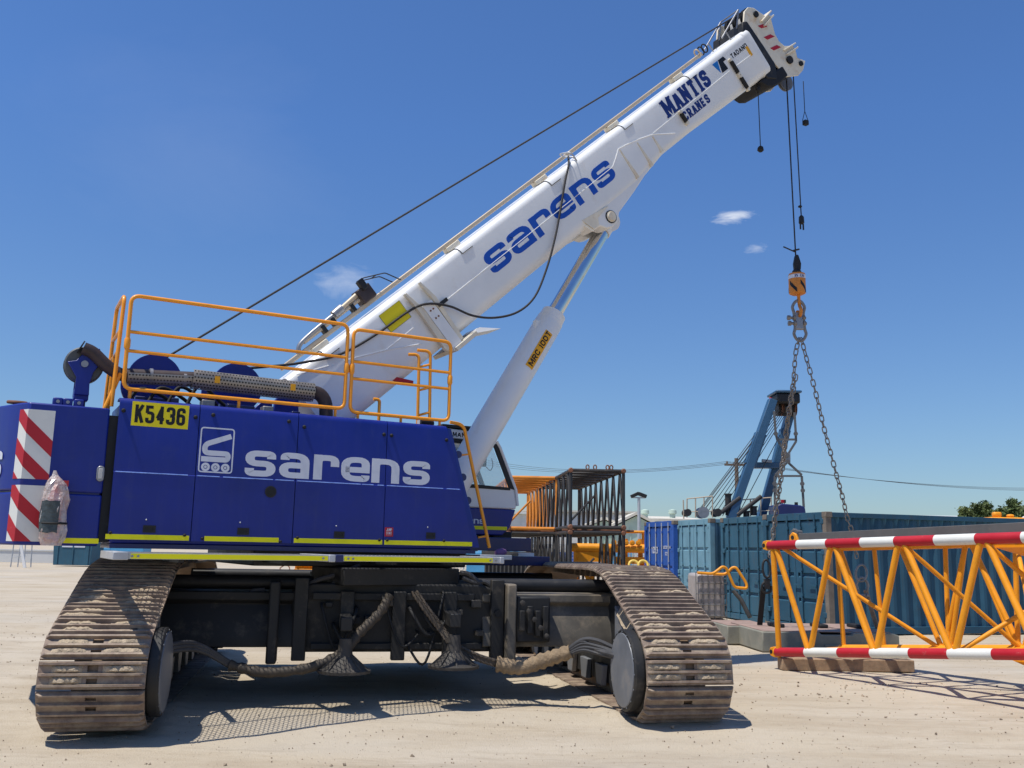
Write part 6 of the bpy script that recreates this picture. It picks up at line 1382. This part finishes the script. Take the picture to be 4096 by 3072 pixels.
def grail(x0, x1, y0, y1, nm=4):
    A, B, A2, B2 = [gi @ GP(*p) for p in ((x0, y0), (x1, y0 - 10), (x0, y1), (x1, y1))]
    bar(gan, 'guard_rail', A, B, .03, 'hyd', 6); bar(gan, 'guard_rail', A.lerp(A2, .7), B.lerp(B2, .7), .025, 'hyd', 6)
    for k in range(nm): bar(gan, 'guard_post', A.lerp(B, k / (nm - 1)), A2.lerp(B2, k / (nm - 1)), .03, 'hyd', 6)
grail(2748, 2850, 1995, 2070); grail(2960, 3085, 2000, 2065, 4)
bar(gan, 'guard_post', gi @ GP(2733, 2000), gi @ GP(2735, 2075), .03, 'hyd', 6)
for px, r in ((2752, .16), (2815, .25), (2872, .18)): MB().lathe(gi @ GP(px, 2050, -.5), (0, 1, 0), [(0, r), (.06, r), (.08, r * .7), (.6, r * .7), (.62, r), (.7, r)], 18).build('winch_drum', 'steel' if r > .2 else 'lattice_black', gan)
for px, py, h in ((2912, 1980, .9), (3015, 2030, .35), (2985, 2050, .2)): p = gi @ GP(px, py); MB().lathe((p.x, p.y, p.z - h), (0, 0, 1), [(0, .14), (h, .14), (h + .01, .18), (h + .06, .18)], 12).build('stack_pipe', 'lattice_black', gan)

# ================================================================== TOTE, PIPE GUARD
tq = PZ(2905, 2478); ib = empty('liquid_tote', Matrix.Translation((tq.x - .95, 21.6, 0)) @ Matrix.Rotation(R_(5), 4, 'Z'), 'grimy white plastic liquid tote in a wire cage behind the right track', 'tote')
ib.matrix_basis = Matrix.Translation((PY(2785, 2400, 21.6).x, 21.6, 0)) @ Matrix.Rotation(R_(3), 4, 'Z')
wd = (PY(2908, 2400, 21.6) - PY(2785, 2400, 21.6)).x
tzp = PY(2850, 2295, 21.6).z
MB().bx(.02, wd - .02, .02, .9, .18, tzp).build('plastic_tank', 'ibc', ib, bevel=.07); MB().bx(0, wd, 0, .95, 0, .17).build('tote_pallet', 'lattice_black', ib, bevel=.01)
for k in range(6): x = wd * k / 5; bar(ib, 'cage_wire', (x, 0, .15), (x, 0, tzp + .03), .009, 'greybar', 6)
for k in range(5): z = .25 + (tzp - .22) * k / 4; bar(ib, 'cage_wire', (0, -.012, z), (wd, -.012, z), .009, 'greybar', 6); bar(ib, 'cage_wire', (wd, 0, z), (wd, .95, z), .009, 'greybar', 6)
bar(ib, 'cage_wire', (0, 0, tzp + .03), (wd, 0, tzp + .03), .016, 'steel', 6)
pg = [(2790, 2291), (2852, 2296), (2890, 2266), (2905, 2272), (2938, 2350), (2990, 2354), (2984, 2330), (2944, 2270), (2930, 2270), (2902, 2298), (2852, 2296)]
pgm = MB().tube(rounded([PY(a, c_, 21.35 + .02 * i) for i, (a, c_) in enumerate(pg)], .08), .032, 10).build('pipe_guard', 'yellow', smooth=60); tag(pgm, 'bent orange pipe guard resting on the liquid tote', 'guard')
# dark strut leaning on the teal doors
ls = MB().tube([PY(2935, 2365, 22.2), PY(2965, 2400, 22.0), PY(3000, 2470, 21.8)], .05, 8).build('leaning_strut', 'lattice_black'); tag(ls, 'dark steel strut leaning against the teal container doors', 'strut')

# ================================================================== SHEDS, POLES, WIRES, TREES
def shed(label, x0, x1, y, ze, zr, dep, wall, roof_, gable=False):
    e = empty('shed', Matrix.Translation((x0, y, 0)), label, 'building', 'sheds beyond the yard'); W_ = x1 - x0
    MB().prism([(0, 0), (W_, 0), (W_, ze), (W_ / 2, zr), (0, ze)] if gable else [(0, 0), (W_, 0), (W_, ze), (0, ze)], 0, dep).build('wall', wall, e)
    if gable:
        MB().prism([(-.5, ze - .1), (W_ / 2, zr + .12), (W_ + .5, ze - .1), (W_ + .5, ze + .15), (W_ / 2, zr + .4), (-.5, ze + .15)], -.4, dep).build('roof', roof_, e)
        m = MB(); n = int(W_ / .5)
    else: MB().add([(-.5, -.5, ze), (W_ + .5, -.5, ze), (W_ + .5, dep / 2, zr), (-.5, dep / 2, zr), (-.5, -.5, ze + .25), (W_ + .5, -.5, ze + .25), (W_ + .5, dep / 2, zr + .25), (-.5, dep / 2, zr + .25)], [(0, 3, 2, 1), (4, 5, 6, 7), (0, 1, 5, 4), (1, 2, 6, 5), (2, 3, 7, 6), (3, 0, 4, 7)]).build('roof', roof_, e)
    m = MB()
    for k in range(int(W_ / 1.2)): m.bx(k * 1.2, k * 1.2 + .12, -.06, -.003, 0, ze - .1)
    m.build('cladding_ribs', wall, e)['kind'] = 'stuff'
    return e
YS = 110.0
def X_(px, Y): return PY(px, 2100, Y).x
def Z_(px, py, Y): return PY(px, py, Y).z
shed('large pale grey warehouse with a sloping roofline behind the lattice sections', X_(2105, 130), X_(2540, 130), 130, Z_(2350, 2050, 130), Z_(2350, 2028, 130), 40, 'shed', 'roof')
shed('low white shed behind the cab', X_(2000, 115), X_(2125, 115), 115, Z_(2080, 2055, 115), Z_(2080, 2042, 115), 20, 'shed', 'shed')
shed('pale green gabled shed left of the light pole', X_(2360, 95), X_(2475, 95), 95, Z_(2400, 2104, 95), Z_(2420, 2082, 95), 10, 'shedgreen', 'roof', True)
s_ = shed('pale green gabled shed right of the light pole behind the blue container', X_(2470, 92), X_(2620, 92), 92, Z_(2500, 2102, 92), Z_(2530, 2064, 92), 6, 'shedgreen', 'roof', True)
s_ = shed('long shed with a cream metal roof behind the containers', X_(2545, 96), X_(2800, 96), 96, Z_(2650, 2085, 96), Z_(2650, 2058, 96), 24, 'shedgreen', 'roof')
for px in (2580, 2690): p = PY(px, 2060, 100); vt = MB().lathe((p.x, 100, p.z - .4), (0, 0, 1), [(0, .3), (.5, .3), (.55, .45), (.9, .42), (1.0, .1)], 12).build('roof_vent', 'shedgreen'); tag(vt, 'round roof vent on the cream roofed shed, ' + ('left one' if px == 2580 else 'right one'), 'vent', 'roof vents')
shed('long low white building far behind the long teal container', X_(3650, 140), X_(4300, 140), 140, Z_(3800, 2075, 140), Z_(3800, 2058, 140), 20, 'shed', 'shed')
# yard light
lp_ = empty('yard_light', Matrix.Translation((X_(2556, 60), 60, 0)), 'grey floodlight pole behind the blue container', 'light pole')
zt_ = Z_(2552, 1990, 60); MB().cyl((0, 0, 0), (0, 0, zt_), .13, .09, 10).build('pole', 'galvpole', lp_)
for dx, ry in ((-.25, -25), (.22, 20)): MB().bx(-.28, .28, -.15, .2, -.1, .12, Matrix.Translation((dx, 0, zt_ + .15)) @ Matrix.Rotation(R_(ry), 4, 'Y')).build('floodlight', 'black', lp_, bevel=.03)
MB().bx(-.4, .4, -.05, .05, zt_ - .05, zt_ + .03).build('cross_arm', 'galvpole', lp_)
# power pole and lines
YP = 110.0
pp = PY(2945, 1833, YP); pol = empty('power_pole', Matrix.Translation((pp.x, YP, 0)), 'wooden power pole behind the blue gantry', 'power pole')
MB().cyl((0, 0, 0), (0, 0, pp.z), .32, .22, 10).build('pole', 'wood', pol); MB().bx(-1.4, 1.4, -.1, .1, pp.z - .9, pp.z - .65).build('cross_arm', 'wood', pol)
for k in range(3):
    MB().lathe((-1.1 + 1.1 * k, 0, pp.z - .65), (0, 0, 1), [(0, .1), (.15, .12), (.3, .06)], 8).build('insulator', 'wood', pol)
    A = PY(1950, 1842 + k * 9, 150); B = Vector((pp.x - 1.1 + 1.1 * k, YP, pp.z - .4)); C_ = PY(4200, 1952 + 5 * k, 150)
    for i, (a, c_) in enumerate(((A, B), (B, C_))):
        pts = [a.lerp(c_, t_) - Vector((0, 0, (1.3 if i == 0 else .9) * 4 * t_ * (1 - t_))) for t_ in np.linspace(0, 1, 15)]
        wr = MB().tube(pts, .022, 5).build('power_line', 'rope2'); tag(wr, ('upper', 'middle', 'lower')[k] + ' power line ' + ('left' if i == 0 else 'right') + ' of the wooden pole', 'power line', 'power lines')
# trees at the right edge
def conifer(px, pyt, Y, hw, label, seed):
    r_ = random.Random(seed); b_ = PY(px, pyt, Y); top = b_.z; e = empty('conifer_tree', Matrix.Translation((b_.x, Y, 0)), label, 'tree', 'conifers beyond the containers')
    MB().cyl((0, 0, 0), (0, 0, top * .9), .35, .06, 8).build('trunk', 'bark', e)
    m = MB()
    z = top * .25
    for i in range(90):
        t_ = i / 90; zz_ = top * (.3 + .7 * t_); rad = hw * (1.02 - t_) ** .75 * r_.uniform(.55, 1.15); a = r_.uniform(0, 6.28); L_ = max(.4, rad); dirv = Vector((math.cos(a), math.sin(a), r_.uniform(.0, .45)))
        for k in range(44):
            s = (k + r_.random()) / 44 * L_; c_ = Vector((0, 0, zz_)) + dirv * s + Vector((r_.gauss(0, .16), r_.gauss(0, .16), r_.gauss(0, .14))); sz = r_.uniform(.07, .17)
            q = Quaternion((r_.gauss(0, 1), r_.gauss(0, 1), r_.gauss(0, 1), r_.gauss(0, 1))).normalized(); m.add([c_ + q @ Vector(v) * sz for v in ((-.5, -1, 0), (.5, -1, .1), (.15, 1.1, .2), (-.2, 1, 0))], [(0, 1, 2, 3)])
    m.build('crown', 'leaf', e, smooth=0)
conifer(3860, 2042, 80, 1.0, 'small dark conifer at the left of the far trees', 1); conifer(3908, 2024, 82, 1.9, 'broad conifer left of the middle among the far trees', 2); conifer(3945, 2018, 82, 2.0, 'tallest rounded conifer in the middle of the far trees', 3); conifer(4048, 2006, 80, 2.2, 'leaning conifer nearest the right edge of the far trees', 4); conifer(4005, 2040, 84, 1.2, 'low conifer in the gap among the far trees', 5); conifer(4092, 2035, 84, 1.4, 'low conifer right at the picture edge', 6)
# orange machine roof peeking over the container
om = empty('orange_machine', Matrix.Translation((X_(4030, 45), 45, 0)), 'orange machine top showing above the far end of the long teal container', 'machine')
zo = Z_(4030, 2060, 45); MB().bx(-.8, 1.0, 0, 1.5, 0, zo - .1).build('machine_body', 'yellow', om, bevel=.1); MB().bx(-.5, -.1, .2, .5, zo - .1, zo + .15).build('machine_lug', 'yellow', om, bevel=.08); MB().bx(.2, .5, .2, .5, zo - .1, zo + .05).build('machine_lug', 'yellow', om, bevel=.08)
MB().prism([(.9, zo - .3), (1.9, zo + .25), (2.6, zo + .3), (2.6, zo - .3)], 0, 1.2).build('machine_hood', 'white', om)

# ================================================================== FAR LEFT AND UNDER THE CRANE
sb = empty('skip_bin', Matrix.Translation((PY(205, 2255, 62).x, 62, 0)), 'dark teal skip bin far behind the counterweight', 'bin')
wb = PY(365, 2255, 62).x - PY(205, 2255, 62).x
MB().prism([(.1, .08), (wb - .1, .08), (wb, 1.7), (0, 1.7)], 0, 1.8).build('bin_body', 'teal', sb, bevel=.03); MB().bx(.6, 2.1, -.03, .06, 1.22, 1.38).build('bin_label', 'letter_white', sb)
for x in (.3, 1.3, 2.3): MB().bx(x, x + .08, -.05, .06, .1, 1.6).build('bin_rib', 'teal', sb)
lb = MB().bx(0, 3.2, 0, 1.5, .05, 1.5).bx(.4, .9, -.03, .02, .3, 1.2).build('steel_tank', 'lblue', None, Matrix.Translation((PY(385, 2240, 66).x, 66, 0)), bevel=.05); tag(lb, 'pale blue dented steel tank right of the skip bin', 'tank')
lw_ = MB().bx(0, 6.5, 0, .4, 0, .85).bx(0, 6.5, -.05, .45, .85, .95).build('low_wall', 'shed', None, Matrix.Translation((PY(95, 2240, 70).x - 4, 70, 0))); tag(lw_, 'low pale concrete wall left of the skip bin', 'wall')
tr_ = empty('trestle', Matrix.Translation((PY(70, 2255, 58).x, 58, 0)), 'thin grey steel trestle left of the skip bin', 'trestle')
for x, y in ((-.35, 0), (-.2, .5), (.35, 0), (.5, .5)): bar(tr_, 'leg', (x * 1.15, y, 0), (x, y, 1.6), .035, 'galvpole')
bar(tr_, 'cross_bar', (-.3, 0, .6), (.4, .3, .7), .02, 'galvpole'); bar(tr_, 'top_bar', (-.4, .2, 1.6), (.5, .2, 1.6), .035, 'galvpole')
pl_ = MB().bx(-.08, .08, -.03, .03, 0, 1.7, Matrix.Rotation(R_(-16), 4, 'Y')).build('white_plank', 'white', None, Matrix.Translation((PY(78, 2250, 57).x + .35, 57, 0))); tag(pl_, 'white plank leaning on the grey trestle', 'plank')
rng = random.Random(9)
for i, (px, py, Y, wx, hz_, lab) in enumerate(((1220, 2288, 56, 1.5, 1.35, 'orange ribbed motor lying on the sand under the walkway'), (1330, 2275, 60, 1.6, 1.6, 'orange gearbox on a rusty base next to the turntable'), (1120, 2262, 64, 2.6, 1.5, 'orange steel frame far behind the left track'))):
    p = PZ(px, py); Y = p.y if p.y < 80 else Y; e = empty('orange_motor' if i < 2 else 'orange_trestle', Matrix.Translation((p.x, Y, 0)), lab, 'machine part')
    if i == 0:
        MB().lathe((-wx / 2, 0, .62), (1, .2, 0), [(0, .25), (.1, .25), (.12, .5)] + [(.15 + .05 * k, .55 if k % 2 else .48) for k in range(24)] + [(1.4, .5), (1.45, .3)], 14).build('motor_body', 'yellow', e); MB().bx(-.6, .6, -.4, .4, 0, .2).build('motor_foot', 'yellow', e, bevel=.02); MB().lathe((-wx / 2 - .1, 0, .9), (1, 0, 0), [(0, .12), (.1, .2), (.3, .2)], 10).build('motor_cap', 'yellow', e)
    elif i == 1:
        MB().prism([(-.8, .2), (.8, .2), (.7, 1.7), (.3, 1.7), (0, 1.0), (-.3, 1.7), (-.7, 1.7)], 0, .6).build('gear_housing', 'yellow', e, bevel=.05); MB().prism([(-1.1, 0), (1.1, 0), (.9, .2), (-.9, .2)], -.2, .9).build('gear_base', 'rust', e, bevel=.03); MB().cyl((0, -.1, 1.3), (0, .5, 1.3), .25, n=14).build('gear_hub', 'red', e)
    else:
        for x in (-1.2, 0, 1.2): bar(e, 'post', (x, 0, 0), (x, 0, 1.5), .09, 'yellow')
        bar(e, 'beam', (-1.3, 0, 1.45), (1.3, 0, 1.45), .11, 'yellow'); bar(e, 'beam', (-1.3, 0, .3), (1.3, 0, .3), .09, 'rust'); MB().bx(-1.2, 1.2, .1, .5, .35, .8).build('crate', 'rust', e)
for i, (px, Y) in enumerate(((540, 55), (575, 56))):
    p = PY(px, 2240, Y); rg = MB().tube([(.35 * math.cos(t_), .1 * math.sin(t_), .5 + .42 * math.sin(t_)) for t_ in np.linspace(0, 2 * math.pi, 19)[:-1]], .09, 8, True).build('yellow_hoop', 'yellow', None, Matrix.Translation((p.x, Y, 0)), smooth=60); tag(rg, ('left' if i == 0 else 'right') + ' yellow steel hoop on the ground behind the left track', 'hoop', 'yellow hoops behind the left track')
cc = MB().tube(spl([(0, 0, .03), (.25, .3, .25), (.0, .6, .5), (-.3, .3, .3), (.1, 0, .05), (.9, -.2, .03), (1.4, .1, .03)], 6), .035, 6).build('wire_coil', 'rust', None, Matrix.Translation(PZ(1135, 2296)) , smooth=60); tag(cc, 'loose rusty wire loop on the sand under the walkway', 'wire')
fl = empty('yard_fence', Matrix.Translation((-10, 74, 0)), 'low blue fence panels far behind the lattice stacks', 'fence')
for k in range(14): MB().bx(k * 2.2, k * 2.2 + 2.0, 0, .06, .5, 1.5 + .15 * (k % 3)).build('fence_panel', ('lblue', 'shed', 'cblue', 'teal')[k % 4], fl); 
for k in range(15): bar(fl, 'fence_post', (k * 2.2 - .1, 0, 0), (k * 2.2 - .1, 0, 1.9), .05, 'galvpole')
